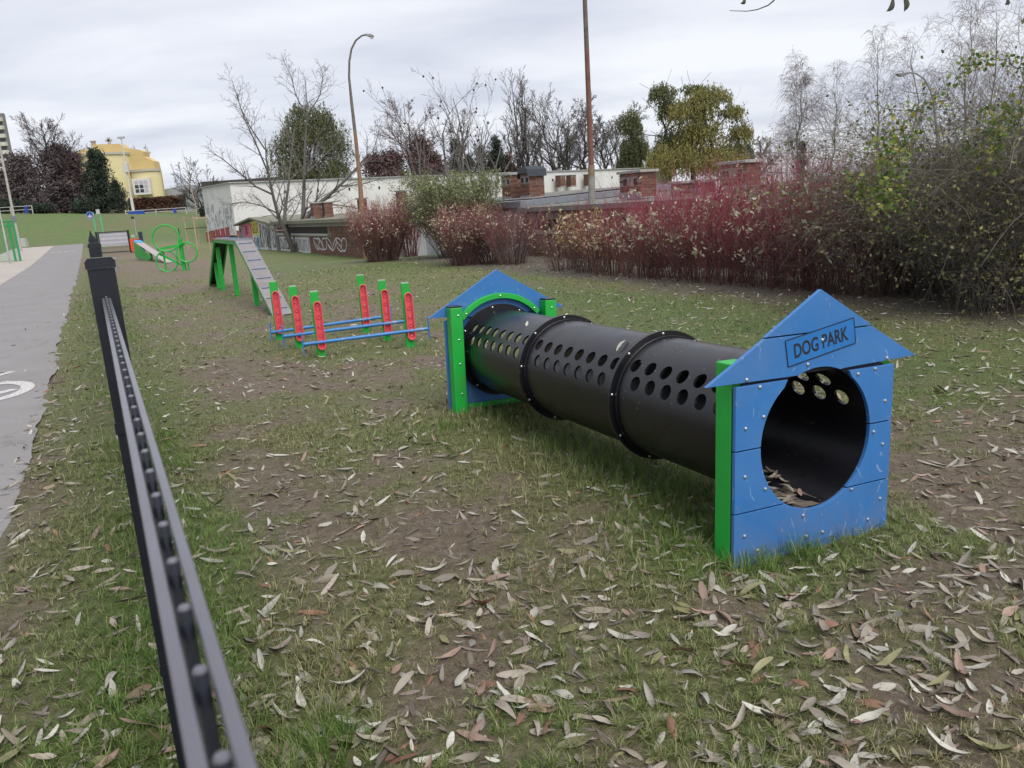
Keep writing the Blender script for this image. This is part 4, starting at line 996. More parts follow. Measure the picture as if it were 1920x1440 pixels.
def white_garage(th, L, h, dp):
    m = MB(); m.box((L / 2, dp / 2, h / 2 - .1), (L, dp, h - .1 + .2)); m.build('wall', mGreyWall, th)
    roof_slab(th, L, h, dp, M('blue_grey_fascia', (.17, .18, .20), .85, .2), .25, .15, .20)
    m = MB(); m.box((L / 2, dp * .5, h + .17), (L - .2, dp - .8, .02), Matrix.Rotation(.045, 3, 'X')); m.build('roof_felt', mRoofFelt, th)
    for k in range(3):
        m = MB(); m.box((1.6 + k * 3.6, -.02, .98), (2.3, .05, 1.96)); d = m.build('door', mWhite, th, label='white panelled garage door, peeling')
        m = MB()
        for q in range(9): m.box((.6 + k * 3.6 + q * .25, -.047, .98), (.016, .01, 1.9))
        m.build('board_joints', mGreyWall, d)
    for px, Y, w, h_, cp in ((966, 28.6, .66, .86, 'slab'), (1001, 27.6, .60, .86, 'tarp')):
        x, y = g_local(th, px, Y); chimney(th, 'vent_stack', x, y, h + .04, w, .6, h_, cap=cp)
garage('white_garage', 'whitewashed garage with a blue-grey roof edge and two brick vent stacks', 6.5, 17.2, 1.62, 6.0, mGreyWall, white_garage)
def brick_garage2(th, L, h, dp):
    m = MB(); m.box((L / 2, dp / 2, h / 2 - .1), (L, dp, h - .1 + .2)); m.build('wall', mMortar, th)
    win = [(.6, 3.0, 1.35, 1.72), (4.0, 8.6, 1.35, 1.72)]
    brick_field(th, 0, L, .0, h - .2, win + [(.4, 8.8, 1.24, 1.35)])
    for a, b, c, e in win:
        m = MB(); m.box(((a + b) / 2, -.008, (c + e) / 2), (b - a, .012, e - c)); m.build('window_opening', mDark, th)
    m = MB(); m.box((4.6, -.06, 1.295), (8.4, .15, .1)); m.build('sill', M('pale_sill_two', (.34, .33, .30), .85, .15), th, bevel=.01)
    m = MB(); m.box((L / 2, -.05, h - .28), (L, .12, .20)); m.build('lintel', M('brown_lintel', (.20, .165, .15), .9, .15), th)
    roof_slab(th, L, h, dp, mRoofFelt, .22, .3, .14)
    for px, Y, w, h_, sl in ((1197, 21.5, .92, .62, 2), (1282, 20.5, .36, .26, 1), (1321, 20.0, .26, .26, 1), (1388, 19.2, .84, .62, 2)):
        x, y = g_local(th, px, Y); chimney(th, 'vent_stack', x, y, h + .10, w, .5, h_, slots=sl)
garage('brick_garage', 'red brick garage almost hidden behind the dogwood hedge', 17.5, 26.2, 1.42, 6.0, mBrick, brick_garage2)
def grey_garage(th, L, h, dp):
    m = MB(); m.box((L / 2, dp / 2, h / 2 - .1), (L, dp, h - .1 + .2)); m.build('wall', M('lilac_grey_render', (.40, .385, .44), .9, .12, 1.2, .2, 25, dirt=(.2, .18, .19), dirt_amt=.6, dirt_scale=.9), th)
    roof_slab(th, L, h, dp, mRoofFelt, .25, .2, .16)
    scribble('graffiti', th, 3.2, 5.4, .55, 1.75, M('spray_red', (.42, .03, .06), .6, .2), 2, 11, .16, -.012)
    scribble('graffiti', th, .8, 2.0, .6, 1.5, mGrafPurple, 2, 12, .14, -.012)
    scribble('graffiti', th, 6.2, 8.2, .5, 1.6, mGrafBlue, 3, 13, .10, -.012)
garage('rendered_garage', 'pale lilac grey garage with large graffiti behind the right end of the hedge', 26.5, 38.0, 1.60, 6.0, mGreyWall, grey_garage)

# ------------------------------------------------------------------ long white building behind the garages
wl = at(444, 440, 72.0); wr = at(1260, 340, 108.0)
d = np.array([wr[0] - wl[0], 36.0]); Lw = float(np.hypot(*d)); wz = .10
wb = thing('white_building', 'long low white plastered building behind the garages', 'building', (wl[0], 72.0, wz), math.atan2(d[1], d[0]))
Hw = 4.55
m = MB(); m.box((Lw / 2, 4.0, Hw / 2 + .2), (Lw, 8.0, Hw)); m.build('wall', mWhite, wb, bevel=.02)
m = MB(); m.box((Lw / 2, 4.0, Hw + .24), (Lw + .3, 8.3, .10)); m.build('roof_edge', M('roof_edge_grey', (.30, .30, .30), .7, .1), wb)
m = MB(); m.box((6, -.05, .18), (12, .1, .9)); m.build('brick_base', M('red_brick_base', (.20, .075, .06), .9, .3, 3), wb)
for x in (3.0, 5.6):
    m = MB(); m.box((x, -.12, .35), (.8, .06, .95)); m.build('cellar_window', M('cellar_frame', (.40, .38, .38), .6, .2), wb)
m = MB()
for i in range(14): m.box((5 + i * 3.3, -.015, Hw - .75), (.18, .04, .26))
m.build('vent_hole', mDark, wb)
g = random.Random(3); mm = MB()
for i in range(80): mm.box((-.02, g.uniform(.3, 7.7), g.uniform(.5, 2.9)), (.03 + .0004 * i, g.uniform(.04, .12), g.uniform(.3, .9)), Matrix.Rotation(g.uniform(-.7, .7), 3, 'X'))
mm.build('graffiti', M('dull_grey_spray', (.33, .33, .36), .8, .3), wb)
for px, Y in ((1036, 96), (1056, 97), (1098, 98)):
    X = at(px, 400, Y)[0]; q = np.array([X, Y]) - wl[:2]; u_ = d / Lw; x = float(q @ u_)
    chimney(wb, 'vent_stack', x, -.9, 2.9, .85, .8, 1.3, slots=1)
# dark-roofed building behind its left end
p0 = at(305, 345, 128.); p1 = at(575, 345, 128.)
lb = thing('long_building', 'long low building with a dark roof and a grey gable above the bank', 'building', (p0[0], 128., 2.6), 0)
W_ = p1[0] - p0[0]; zt = p0[2] - 2.6
m = MB(); m.box((W_ / 2, 5, (zt - .8) / 2), (W_, 9, zt - .8)); m.build('wall', M('grey_panel_wall', (.25, .26, .26), .8, .15, 1), lb)
m = MB(); m.box((W_ / 2 + 3, 5, zt - .5), (W_ - 6, 10, .9)); m.build('roof', M('dark_roof', (.055, .05, .048), .8, .2), lb)
m = MB(); m.prism([(-.5, zt - .9), (3.6, zt - .3), (3.6, zt - 1.6), (-.5, zt - 2.4)], .2, 8); m.build('gable_roof', M('pale_sheet_roof', (.32, .33, .34), .6, .1), lb)
m = MB()
for i in range(14): m.box((6.8 + i * 1.35, .45, zt - 1.75), (.9, .12, 1.0))
m.build('window', mGlass, lb)

# ------------------------------------------------------------------ yellow church
CY = 125.0
def cxz(px, py): p = at(px, py, CY); return p
c0 = cxz(228, 385); czg = gz(c0[0], CY)
ch = thing('church', 'yellow modern church with a stepped gable, rounded bays and a cross', 'church', (c0[0], CY, czg))
def cl(px, py): p = cxz(px, py); return (p[0] - c0[0], p[2] - czg)
mOchre = M('ochre_plaster', (.52, .39, .17), .85, .06, .6); mCream = M('pale_yellow_plaster', (.60, .52, .29), .85, .06, .6)
out = [cl(140, 400), cl(140, 288), cl(151, 281), cl(172, 279), cl(174, 271), cl(224, 269.5), cl(232, 277), cl(262, 281), cl(268, 284), cl(269, 293), cl(287, 302), cl(292, 322), (cl(300, 370)[0], cl(300, 370)[1]), (cl(300, 370)[0], -1)]
out[0] = (out[1][0], -1.0)
m = MB(); m.prism(out, 0, 2.2); m.build('wall', mOchre, ch)
def bay(pxl, pxr, pyt, depth, mat, nm):
    a = cl(pxl, pyt); b = cl(pxr, pyt); r = (b[0] - a[0]) / 2; cx = (a[0] + b[0]) / 2; zt = a[1]
    m = MB(); V = []; n = 16
    for z in (-1, zt):
        V += [(cx - r * math.cos(PI * i / n), -depth * math.sin(PI * i / n), z) for i in range(n + 1)]
    F = [(i, i + 1, n + 2 + i, n + 1 + i) for i in range(n)] + [tuple(range(n, -1, -1)), tuple(range(n + 1, 2 * n + 2))]
    m.add(V, F); o = m.build(nm, mat, ch)
    m = MB(); V = []
    for z in (zt, zt + .35): V += [(cx - (r + .15) * math.cos(PI * i / n), -(depth + .15) * math.sin(PI * i / n) - .01, z) for i in range(n + 1)]
    m.add(V, F); m.build('cornice', M('cornice_grey', (.40, .36, .30), .8, .05), o); return o
bay(150, 243, 296, 2.8, mCream, 'rounded_bay'); bay(246, 301, 324, 1.4, mCream, 'rounded_bay')
wx0, wz1 = cl(257, 336); wx1, wz0 = cl(294, 364); wn_ = MB(); wn_.box(((wx0 + wx1) / 2, -1.62, (wz0 + wz1) / 2), (wx1 - wx0, .5, wz1 - wz0)); wo = wn_.build('window', M('white_window_frame', (.60, .58, .56), .6, .05), ch)
nx, nz = 3, 3
for i in range(nx):
    for k in range(nz):
        w = (wx1 - wx0 - .5) / nx; h = (wz1 - wz0 - .5) / nz
        m = MB(); m.box((wx0 + .25 + w * (i + .5), -1.885, wz0 + .25 + h * (k + .5)), (w - .16, .03, h - .14)); m.build('pane', mGlass if (k < 2 and i < 2) else M('curtained_pane', (.42, .40, .42), .5, .05), wo)
m = MB(); c_ = cl(197.5, 263); w = .16; m.box((c_[0], 1.1, c_[1] - .1), (.34, .3, 1.15)); m.box((c_[0], 1.09, c_[1] + .05), (.95, .28, .30)); m.build('cross', M('cross_stone', (.34, .32, .28), .8), ch)
m = MB(); c_ = cl(167, 272); m.box((c_[0], 1.4, c_[1]), (.5, .5, 1.2)); m.box((c_[0], 1.4, c_[1] + .65), (.7, .7, .14)); m.build('chimney', M('church_chimney', (.36, .30, .22), .8), ch)
# lamp post with a box in front of the church, on the bank
LY = 88.0; b0 = at(251, 401, LY); zg = gz(b0[0], LY); lpst = thing('lamp_post', 'white lamp post with a box in front of the yellow church', 'lamp post', (b0[0], LY, zg))
tz = at(227, 258, LY)[2] - zg
m = MB(); m.tube([(0, 0, -.2), (0, 0, 1.6), (0, 0, 1.65), (0, 0, tz)], [.16, .15, .10, .07], 10); m.build('pole', M('white_pole', (.52, .51, .49), .6, .1), lpst, smooth=True)
m = MB(); m.box((0, -.1, at(238, 315, LY)[2] - zg), (.62, .3, .9)); m.build('control_box', M('white_box', (.50, .49, .46), .6, .05), lpst)
m = MB(); m.box((0, 0, tz), (.7, .25, .18)); m.build('lamp_head', M('lamp_grey', (.35, .35, .34), .5), lpst)
# clipped brown hedge and white railing with blue panels
def px_line(pxa, pxb, Y, label): pass
HY2 = 100.0; a = at(244, 395, HY2); b = at(345, 395, HY2); zg = gz(a[0], HY2); zt = at(290, 372, HY2)[2] - zg
hd = thing('clipped_hedge', 'clipped brown beech hedge in front of the church', 'hedge', (a[0], HY2, zg)); W_ = b[0] - a[0]
m = MB(); m.box((W_ / 2, .6, zt / 2), (W_, 1.0, zt)); m.build('inner_twigs', M('hedge_core', (.045, .028, .022), .95, .3), hd)
g = np.random.default_rng(5); n = 5200; P = np.column_stack([g.uniform(0, W_, n), g.normal(.1, .10, n), g.uniform(0, zt + .05, n)]); top = g.random(n) < .25; P[top, 1] = g.uniform(0, 1.2, top.sum()); P[top, 2] = zt + g.normal(0, .08, top.sum())
A = g.normal(0, .09, (n, 3)); B = g.normal(0, .09, (n, 3))
obj('leaves', mesh_np('leaves', np.stack([P - A, P + B, P + A, P - B], 1).reshape(-1, 3), np.arange(4 * n).reshape(-1, 4)), MI('beech_leaves', [(0, (.05, .028, .02)), (.6, (.11, .055, .035)), (1, (.15, .08, .05))], .8), hd, kind='stuff')
def railing(pxa, pxb, Y, yt, label, panels):
    a = at(pxa, 400, Y); b = at(pxb, 400, Y); zg = gz((a[0] + b[0]) / 2, Y); zt = at((pxa + pxb) / 2, yt, Y)[2] - zg
    th = thing('railing', label, 'railing', (a[0], Y, zg)); W_ = b[0] - a[0]; mR = bpy.data.materials.get('railing_pale') or M('railing_pale', (.42, .41, .40), .6, .1)
    n = max(2, int(W_ / 2.2))
    for i in range(n + 1):
        m = MB(); m.box((W_ * i / n, 0, zt / 2 - .1), (.07, .07, zt + .2)); m.build('post', mR, th)
    for z in (zt, zt * .5):
        m = MB(); m.box((W_ / 2, 0, z), (W_, .055, .06)); m.build('rail', mR, th)
    for pa, pb in panels:
        q0 = at(pa, 400, Y)[0] - a[0]; q1 = at(pb, 400, Y)[0] - a[0]
        m = MB(); m.box(((q0 + q1) / 2, -.06, zt * .45), (q1 - q0, .03, zt * .95)); m.build('blue_panel', M('blue_sheet', (.015, .05, .30), .5, .1), th)
railing(236, 350, 87.2, 392.5, 'pale railing with two blue panels on the bank below the church', ((241, 272), (326, 332)))
railing(-20, 62, 87.2, 388, 'pale railing with one blue panel at the left end of the bank', ((48, 54),))
# brick steps wall by the white building
sw0 = at(389, 431, 66.); zg = gz(sw0[0], 66.); sw = thing('brick_wall', 'stepped red brick wall with capped piers at the foot of the bank', 'wall', (sw0[0], 66., zg - .1))
for i in range(5):
    x = i * .32; h = .95 + .06 * i
    m = MB(); m.box((x, i * .25, h / 2), (.27, .25, h)); pr = m.build('pier', M('crimson_brick', (.20, .045, .05), .85, .25, 4) if i == 0 else bpy.data.materials['crimson_brick'], sw)
    m = MB(); m.box((x, i * .25, h + .03), (.31, .3, .06)); m.build('coping', mConcrete, pr)
# far apartment block at the left edge
AY = 300.0; a0 = at(20, 300, AY); zg = 2.0; ab = thing('apartment_block', 'tall pale apartment block with balcony bands at the left edge', 'apartment block', (a0[0], AY, zg))
zt = at(0, 212, AY)[2] - zg; nf = 15; fh = zt / nf
m = MB(); m.box((-12, 1.0, zt / 2), (24, 2.0, zt)); m.build('wall', M('grey_facade', (.20, .19, .18), .85, .1), ab)
m = MB(); m.box((.9, 1.2, zt * .30), (1.8, 1.6, zt * .60)); m.build('side_wing', M('pale_grey_facade', (.36, .36, .38), .85, .05), ab)
for i in range(nf):
    m = MB(); m.box((-6, -.7, fh * i + .65), (12.2, 1.4, 1.3)); m.build('balcony', M('balcony_cream', (.52, .49, .44), .8, .08) if i == 0 else bpy.data.materials['balcony_cream'], ab)
    m = MB()
    for k in range(4): m.box((-1.4 - k * 2.9, -.02, fh * i + 1.9), (1.7, .06, 1.3))
    m.build('window', mGlass, ab)
# ------------------------------------------------------------------ vegetation
def nrm(v): return v / np.maximum(np.linalg.norm(v, axis=-1, keepdims=True), 1e-9)
def tubes_np(groups, sides=3):
    """groups: list of (P[B,n,3], R[B,n]) -> one vertex and face array"""
    VV = []; FF = []; base = 0
    for P, R in groups:
        B, n, _ = P.shape
        if B == 0: continue
        T = np.empty_like(P); T[:, 1:-1] = P[:, 2:] - P[:, :-2]; T[:, 0] = P[:, 1] - P[:, 0]; T[:, -1] = P[:, -1] - P[:, -2]; T = nrm(T)
        ref = np.where(np.abs(T[..., 2:3]) > .9, np.array([1., 0, 0]), np.array([0, 0, 1.]))
        U = nrm(np.cross(T, ref)); W = np.cross(T, U)
        ang = np.arange(sides) * 2 * PI / sides
        V = P[:, :, None, :] + (U[:, :, None, :] * np.cos(ang)[None, None, :, None] + W[:, :, None, :] * np.sin(ang)[None, None, :, None]) * R[:, :, None, None]
        VV.append(V.reshape(-1, 3))
        bi = (np.arange(B) * n * sides)[:, None, None] + (np.arange(n - 1) * sides)[None, :, None]; k = np.arange(sides)[None, None, :]; k2 = (k + 1) % sides
        F = np.stack([bi + k, bi + k2, bi + sides + k2, bi + sides + k], -1).reshape(-1, 4) + base
        FF.append(F); base += B * n * sides
    return np.vstack(VV), np.vstack(FF)
def grow(g, P, R, k, t0, t1, ang, lenf, n, up=0.0, wig=.12, rr=.6, tip=.35, lent=.45, rmin=.003, abslen=None):
    B, m, _ = P.shape
    t = t0 + (t1 - t0) * ((np.arange(k)[None, :] + g.random((B, k))) / k)
    f = t * (m - 1); i = np.minimum(f.astype(int), m - 2); fr = (f - i)[..., None]; b = np.arange(B)[:, None]
    base = P[b, i] * (1 - fr) + P[b, i + 1] * fr; tan = nrm(P[b, i + 1] - P[b, i]); rad = R[b, i] * (1 - fr[..., 0]) + R[b, i + 1] * fr[..., 0]
    pl = np.linalg.norm(np.diff(P, axis=1), axis=2).sum(1)[:, None] if abslen is None else np.full((B, 1), abslen)
    ref = np.where(np.abs(tan[..., 2:3]) > .95, np.array([1., 0, 0]), np.array([0, 0, 1.]))
    u = nrm(np.cross(tan, ref)); w = np.cross(tan, u)
    az = (np.arange(k)[None, :] * 2.4 + g.uniform(0, 6.28, (B, 1)) + g.normal(0, .5, (B, k)))[..., None]
    a = np.clip(g.normal(ang, ang * .22, (B, k)), .1, 2.2)[..., None]
    d = np.cos(a) * tan + np.sin(a) * (np.cos(az) * u + np.sin(az) * w)
    L = pl * lenf * (1 - lent * (t - t0) / max(t1 - t0, 1e-6)) * g.uniform(.65, 1.25, (B, k))
    N = B * k; d = nrm(d.reshape(N, 3)); L = L.reshape(N); st = (L / (n - 1))[:, None]
    Q = np.empty((N, n, 3)); Q[:, 0] = base.reshape(N, 3)
    for j in range(1, n):
        Q[:, j] = Q[:, j - 1] + d * st; d = nrm(d + np.array([0, 0, up]) + g.normal(0, wig, (N, 3)))
    r0 = np.maximum(rad.reshape(N) * rr, rmin)[:, None]
    return Q, np.maximum(r0 * (1 - (1 - tip) * np.linspace(0, 1, n)[None, :]), rmin * .7)
def stem(g, base, top, r, n=9, wob=.02, tip=.25):
    q = np.linspace(0, 1, n)[:, None]; P = np.array(base) * (1 - q) + np.array(top) * q; L = np.linalg.norm(np.array(top) - base)
    P[1:-1] += g.normal(0, wob * L, (n - 2, 3)) * [1, 1, .2]
    return P[None], (r * (1 - (1 - tip) * q[:, 0]))[None]
def cat(*gs): return (np.concatenate([a[0] for a in gs]), np.concatenate([a[1] for a in gs]))
def branches_obj(name, groups, mat, parent, sides=3, loc=None):
    V, F = tubes_np(groups, sides)
    return obj(name, mesh_np(name, V, F, True), mat, parent)
def bare_tree(name, label, px, Y, py_top, half_w, mat, seed, style='round', group=None, tr=None, rmin=.012, trunk_mat=None, dens=1.0, z0=None):
    """half_w: half crown width in metres"""
    g = np.random.default_rng(seed); p = at(px, 380, Y); zb = gz(p[0], Y) if z0 is None else z0
    H = at(px, py_top, Y)[2] - zb
    th = thing(name, label, 'tree', (p[0], Y, zb), 0, group); tr = tr or H * .022; K = lambda x: max(2, int(round(x * dens)))
    if style == 'poplar':
        P0 = [stem(g, (g.normal(0, .25), g.normal(0, .25), -.3), (g.normal(0, half_w * .35), g.normal(0, half_w * .3), H * g.uniform(.85, 1.0)), tr * .75, 10, .012, .12) for _ in range(3)]
        tk = cat(*P0); l1 = grow(g, *tk, K(16), .12, .97, .42, .34, 6, .10, .06, .5, rmin=rmin); l2 = grow(g, *l1, K(6), .2, 1, .5, .42, 4, .06, .1, .6, rmin=rmin); l3 = grow(g, *l2, K(4), .2, 1, .6, .5, 3, .05, .12, .6, rmin=rmin); big, fine = [l1], [l2, l3]
    elif style == 'birch':
        tk = stem(g, (0, 0, -.3), (g.normal(0, .5), 0, H * .97), tr * .8, 10, .015, .1)
        l1 = grow(g, *tk, K(26), .18, .99, .62, .34, 6, .12, .08, .45, lent=.62, rmin=rmin)
        l2 = grow(g, *l1, K(6), .2, 1, .7, .5, 4, -.10, .1, .55, rmin=rmin)
        l3 = grow(g, *l2, K(5), .2, 1, .7, 1.35, 4, -.85, .08, .6, lent=.2, rmin=rmin); big, fine = [l1], [l2, l3]
    elif style == 'multi':
        P0 = [stem(g, (g.normal(0, .15), g.normal(0, .15), -.3), (math.cos(a) * half_w * .6, math.sin(a) * half_w * .5, H * g.uniform(.55, .95)), tr * .7, 9, .03, .18) for a in np.linspace(0, 2 * PI, 6)[:-1]]
        tk = cat(*P0); l1 = grow(g, *tk, K(7), .25, .98, .6, .5, 7, .04, .1, .6, rmin=rmin); l2 = grow(g, *l1, K(6), .2, 1, .6, .5, 5, .03, .13, .6, rmin=rmin); l3 = grow(g, *l2, K(5), .2, 1, .65, .5, 4, .02, .15, .6, rmin=rmin); big, fine = [l1], [l2, l3]
    else:
        tk = stem(g, (0, 0, -.3), (g.normal(0, .3), 0, H * .80), tr, 9, .02, .2)
        l1 = grow(g, *tk, K(11), .22, .98, .75, .62 * half_w / (H * .36), 7, .13, .09, .6, lent=.5, rmin=rmin); l2 = grow(g, *l1, K(6), .25, 1, .6, .5, 4, .05, .12, .6, rmin=rmin); l3 = grow(g, *l2, K(6), .2, 1, .6, .5, 3, .04, .14, .6, rmin=rmin); l4 = grow(g, *l3, 2, .3, 1, .6, .6, 3, .03, .15, .7, rmin=rmin); big, fine = [l1], [l2, l3, l4]
    branches_obj('trunk', [tk], trunk_mat or mat, th, 8); branches_obj('limbs', big, trunk_mat or mat, th, 5); branches_obj('crown', fine, mat, th, 3)
    return th, tk, big, fine
def leaf_quads(g, P, size, asp=2.2, droop=.0, up=None):
    n = len(P); d = g.normal(0, 1, (n, 3)); d[:, 2] -= droop; d = nrm(d); e = nrm(np.cross(d, g.normal(0, 1, (n, 3))))
    s = size * g.uniform(.6, 1.35, (n, 1)); a = d * s; b = e * s / asp
    V = np.stack([P - a * .5, P + b * .5, P + a * .5, P - b * .5], 1).reshape(-1, 3)
    return V, np.arange(4 * n).reshape(-1, 4)
def willow(name, label, blobs, Y, mat, seed, n, zb=None, strand=2.2, group=None, core=None, trunk_px=None, lsz=.33):
    """weeping foliage: blobs are (px, py, half width px, half height px) in which strands hang"""
    g = np.random.default_rng(seed); px0 = trunk_px or blobs[0][0]; p = at(px0, 380, Y); zb = gz(p[0], Y) if zb is None else zb
    th = thing(name, label, 'tree', (p[0], Y, zb), 0, group); m_px = Y / FPX
    PP = []; tops = []
    wts = np.array([b[2] * b[3] for b in blobs], float); wts /= wts.sum()
    for (bx, by, hw, hh), w in zip(blobs, wts):
        c = at(bx, by, Y) - [p[0], Y, zb]; k = max(8, int(n * w / 14)); rx_, rz_ = hw * m_px, hh * m_px
        d = nrm(g.normal(0, 1, (k, 3))); d[:, 2] = np.where(d[:, 2] < -.3, -d[:, 2] * .6, d[:, 2]); rad = g.uniform(.08, 1.25, (k, 1)) ** .5
        q = c + d * rad * [rx_, rx_ * .8, rz_] + g.normal(0, .12, (k, 3)) * rx_ * .4
        tops.append((c, rx_, rz_)); ln = strand * g.uniform(.4, 1.2, (k, 1)) * min(1, rz_ / 2.5)
        for j in range(14):
            f = g.random((k, 1)); PP.append(q + np.concatenate([g.normal(0, .10, (k, 2)) + d[:, :2] * f * .25, -ln * f], 1))
    PP = np.vstack(PP); PP = PP[PP[:, 2] > .3]
    V, F = leaf_quads(g, PP, lsz, 3.2, 1.8)
    tk = [stem(g, (0, 0, -.3), (0, 0, tops[0][0][2] * .45), .45, 6, .01, .6)]
    br = [stem(g, (0, 0, tops[0][0][2] * .25), tuple(c + [0, 0, rz_ * .5]), .22, 7, .03, .2) for c, rx_, rz_ in tops]
    lim = grow(g, *cat(*br), 9, .3, 1, .7, .45, 6, .0, .12, .5, rmin=.03)
    branches_obj('trunk', [tk[0]], mBarkDark, th, 8); branches_obj('limbs', [cat(*br), lim], mBarkDark, th, 4)
    obj('leaves', mesh_np('leaves', V, F), mat, th, kind='stuff'); return th
def conifer(label, px, Y, py_top, half_px, mat, seed, zb=None, n=3600, open_=0.0, name='conifer', lsz=.5):
    g = np.random.default_rng(seed); p = at(px, 380, Y); zb = gz(p[0], Y) if zb is None else zb; H = at(px, py_top, Y)[2] - zb; hw = half_px * Y / FPX
    th = thing(name, label, 'tree', (p[0], Y, zb), 0, 'evergreens and larches behind the field')
    tk = stem(g, (0, 0, -.3), (0, 0, H), H * .02, 6, .004, .1); nb = 170
    t = g.uniform(.05, .97, nb); az = g.uniform(0, 6.28, nb); L = hw * (1.05 - t) ** .7 * g.uniform(.4, 1.3, nb)
    q = np.linspace(0, 1, 5)[None, :, None]; d = np.column_stack([np.cos(az), np.sin(az), g.uniform(-.15, .15, nb)])
    P = np.column_stack([np.zeros(nb), np.zeros(nb), t * H])[:, None, :] + d[:, None, :] * L[:, None, None] * q + np.array([0, 0, -.18])[None, None] * (L[:, None, None] * q ** 2)
    n = int(n * 1.9); f = g.random(n) ** .6; i = g.integers(0, nb, n); X = P[i, np.minimum((f * 4).astype(int), 3)] * 1.0; X = X + (P[i, 4] - P[i, 0]) * ((f * 4) % 1 / 4)[:, None] + g.normal(0, .20 * hw / 2.2, (n, 3))
    V, F = leaf_quads(g, X, lsz * .62 * hw / 2.4 + .10, 3.6, .3)
    branches_obj('trunk', [tk], mBarkDark, th, 6); branches_obj('limbs', [(P, np.full((nb, 5), .04) * np.linspace(1, .3, 5)[None])], mBarkDark, th, 3)
    obj('needles', mesh_np('needles', V, F), mat, th, kind='stuff'); return th
mWillow = MI('willow_leaves', [(0, (.06, .075, .035)), (.4, (.115, .13, .06)), (.75, (.175, .185, .085)), (1, (.24, .23, .11))], .7, trans=.3)
mWillowY = MI('willow_leaves_yellowing', [(0, (.10, .105, .04)), (.35, (.19, .185, .065)), (.7, (.30, .27, .09)), (1, (.40, .34, .12))], .7, trans=.3)
mConif = MI('conifer_needles', [(0, (.018, .028, .020)), (.6, (.034, .048, .032)), (1, (.055, .07, .042))], .8)
mLarch = MI('larch_twigs', [(0, (.075, .045, .045)), (.6, (.125, .075, .073)), (1, (.17, .11, .10))], .85)
mDullPurple = MI('dull_twigs', [(0, (.06, .046, .05)), (.6, (.10, .078, .082)), (1, (.14, .115, .11))], .85)

# --- trees from left to right
bare_tree('bare_tree', 'tall round bare tree left of the yellow church', 106, 97, 203, 3.5, mBarkPurple, 11, 'round', 'bare trees', rmin=.018, dens=1.5, trunk_mat=mBarkDark)
conifer('purplish brown larch in front of the bare tree left of the church', 122, 98, 272, 66, mDullPurple, 12, name='larch', n=6500, lsz=.36)
conifer('rusty brown larch standing between the purplish larch and the dark pine', 150, 99, 284, 46, mLarch, 13, name='larch', n=4200, lsz=.36)
conifer('dark green pine covering the left half of the church', 193, 96, 279, 42, mConif, 14, name='pine', n=5200, lsz=.42)
conifer('low dark pine at the foot of the lamp post by the church', 222, 95, 338, 26, mConif, 15, name='pine', n=2600, lsz=.36)
conifer('dull purple larch at the left, beside the apartment block', 52, 106, 292, 66, mDullPurple, 16, name='larch', n=4500, lsz=.36)
conifer('dull purple larch at the extreme left edge of the bank', 4, 106, 322, 62, mDullPurple, 17, name='larch', n=4200, lsz=.36)
for i, (px, yt, hw, lab) in enumerate(((20, 372, 30, 'low dark evergreen bush behind the left railing'), (78, 380, 26, 'low dark evergreen bush under the bare tree on the bank'), (160, 372, 26, 'low dark evergreen bush under the rusty larch'), (395, 384, 22, 'low dark evergreen bush at the right end of the bank'))):
    g = np.random.default_rng(60 + i); p = at(px, 398, 92.); zb = gz(p[0], 92.); h = max(at(px, yt, 92.)[2] - zb, .9); w = hw * 92 / FPX
    th = thing('evergreen_bush', lab, 'bush', (p[0], 92., zb)); n = 2200; d = nrm(g.normal(0, 1, (n, 3))) * g.uniform(.5, 1, (n, 1)) * [w, 1.4, h * .55]; d[:, 2] += h * .5
    V, F = leaf_quads(g, d[d[:, 2] > 0], .24, 2); obj('leaves', mesh_np('leaves', V, F), mConif, th, kind='stuff')
    branches_obj('stems', [grow(g, *stem(g, (0, 0, -.1), (0, 0, h * .8), .08, 5), 14, .05, .9, .9, 1.0, 4, .1, .1, .5)], mBarkDark, th, 3)
bare_tree('bare_tree', 'small bare tree just behind the right shoulder of the church', 284, 140, 272, 3.0, mBarkPurple, 18, 'round', 'bare trees', rmin=.03, dens=.8)
bare_tree('bare_tree', 'spreading bare bushy tree on the bank between the church and the white building', 378, 94, 312, 3.4, mBarkDark, 19, 'multi', 'bare trees', rmin=.022, tr=.16)
# staked young tree
sb = G(375, 469); g = np.random.default_rng(20); yt_ = thing('young_tree', 'young staked bare tree with three wooden stakes', 'tree', sb)
tp = at(341, 278, sb[1]) - sb
tk = stem(g, (0, 0, -.2), (at(366, 380, sb[1])[0] - sb[0], 0, at(366, 380, sb[1])[2] - sb[2]), .055, 6, .006, .6); tk2 = stem(g, tuple(tk[0][0, -1]), (tp[0] * .98, 0, tp[2]), .034, 8, .008, .2)
branches_obj('trunk', [tk, tk2], mWoodPale, yt_, 6); branches_obj('crown', [grow(g, *tk2, 9, .05, .8, .55, .35, 6, .06, .06, .55, rmin=.006)], mTwigGrey, yt_, 4)
stk = thing('tree_stakes', 'three pale wooden stakes with cross rails round the young tree', 'tree stakes', sb)
tops = []
for dx, dy in ((-.72, .1), (.62, .1), (.05, -.45)):
    m = MB(); m.tube([(dx, dy, -.2), (dx, dy, 2.05)], .045, 8); m.build('stake', mWoodPale, stk, smooth=True)
for z, mt in ((1.92, mWoodPale), (1.32, mBarkDark)):
    for a, b in (((-.72, .1), (.62, .1)), ((.62, .1), (.05, -.45)), ((.05, -.45), (-.72, .1))):
        m = MB(); m.bar((a[0], a[1], z), (b[0], b[1], z), .05, .09 if mt is mWoodPale else .05); m.build('cross_rail', mt, stk)
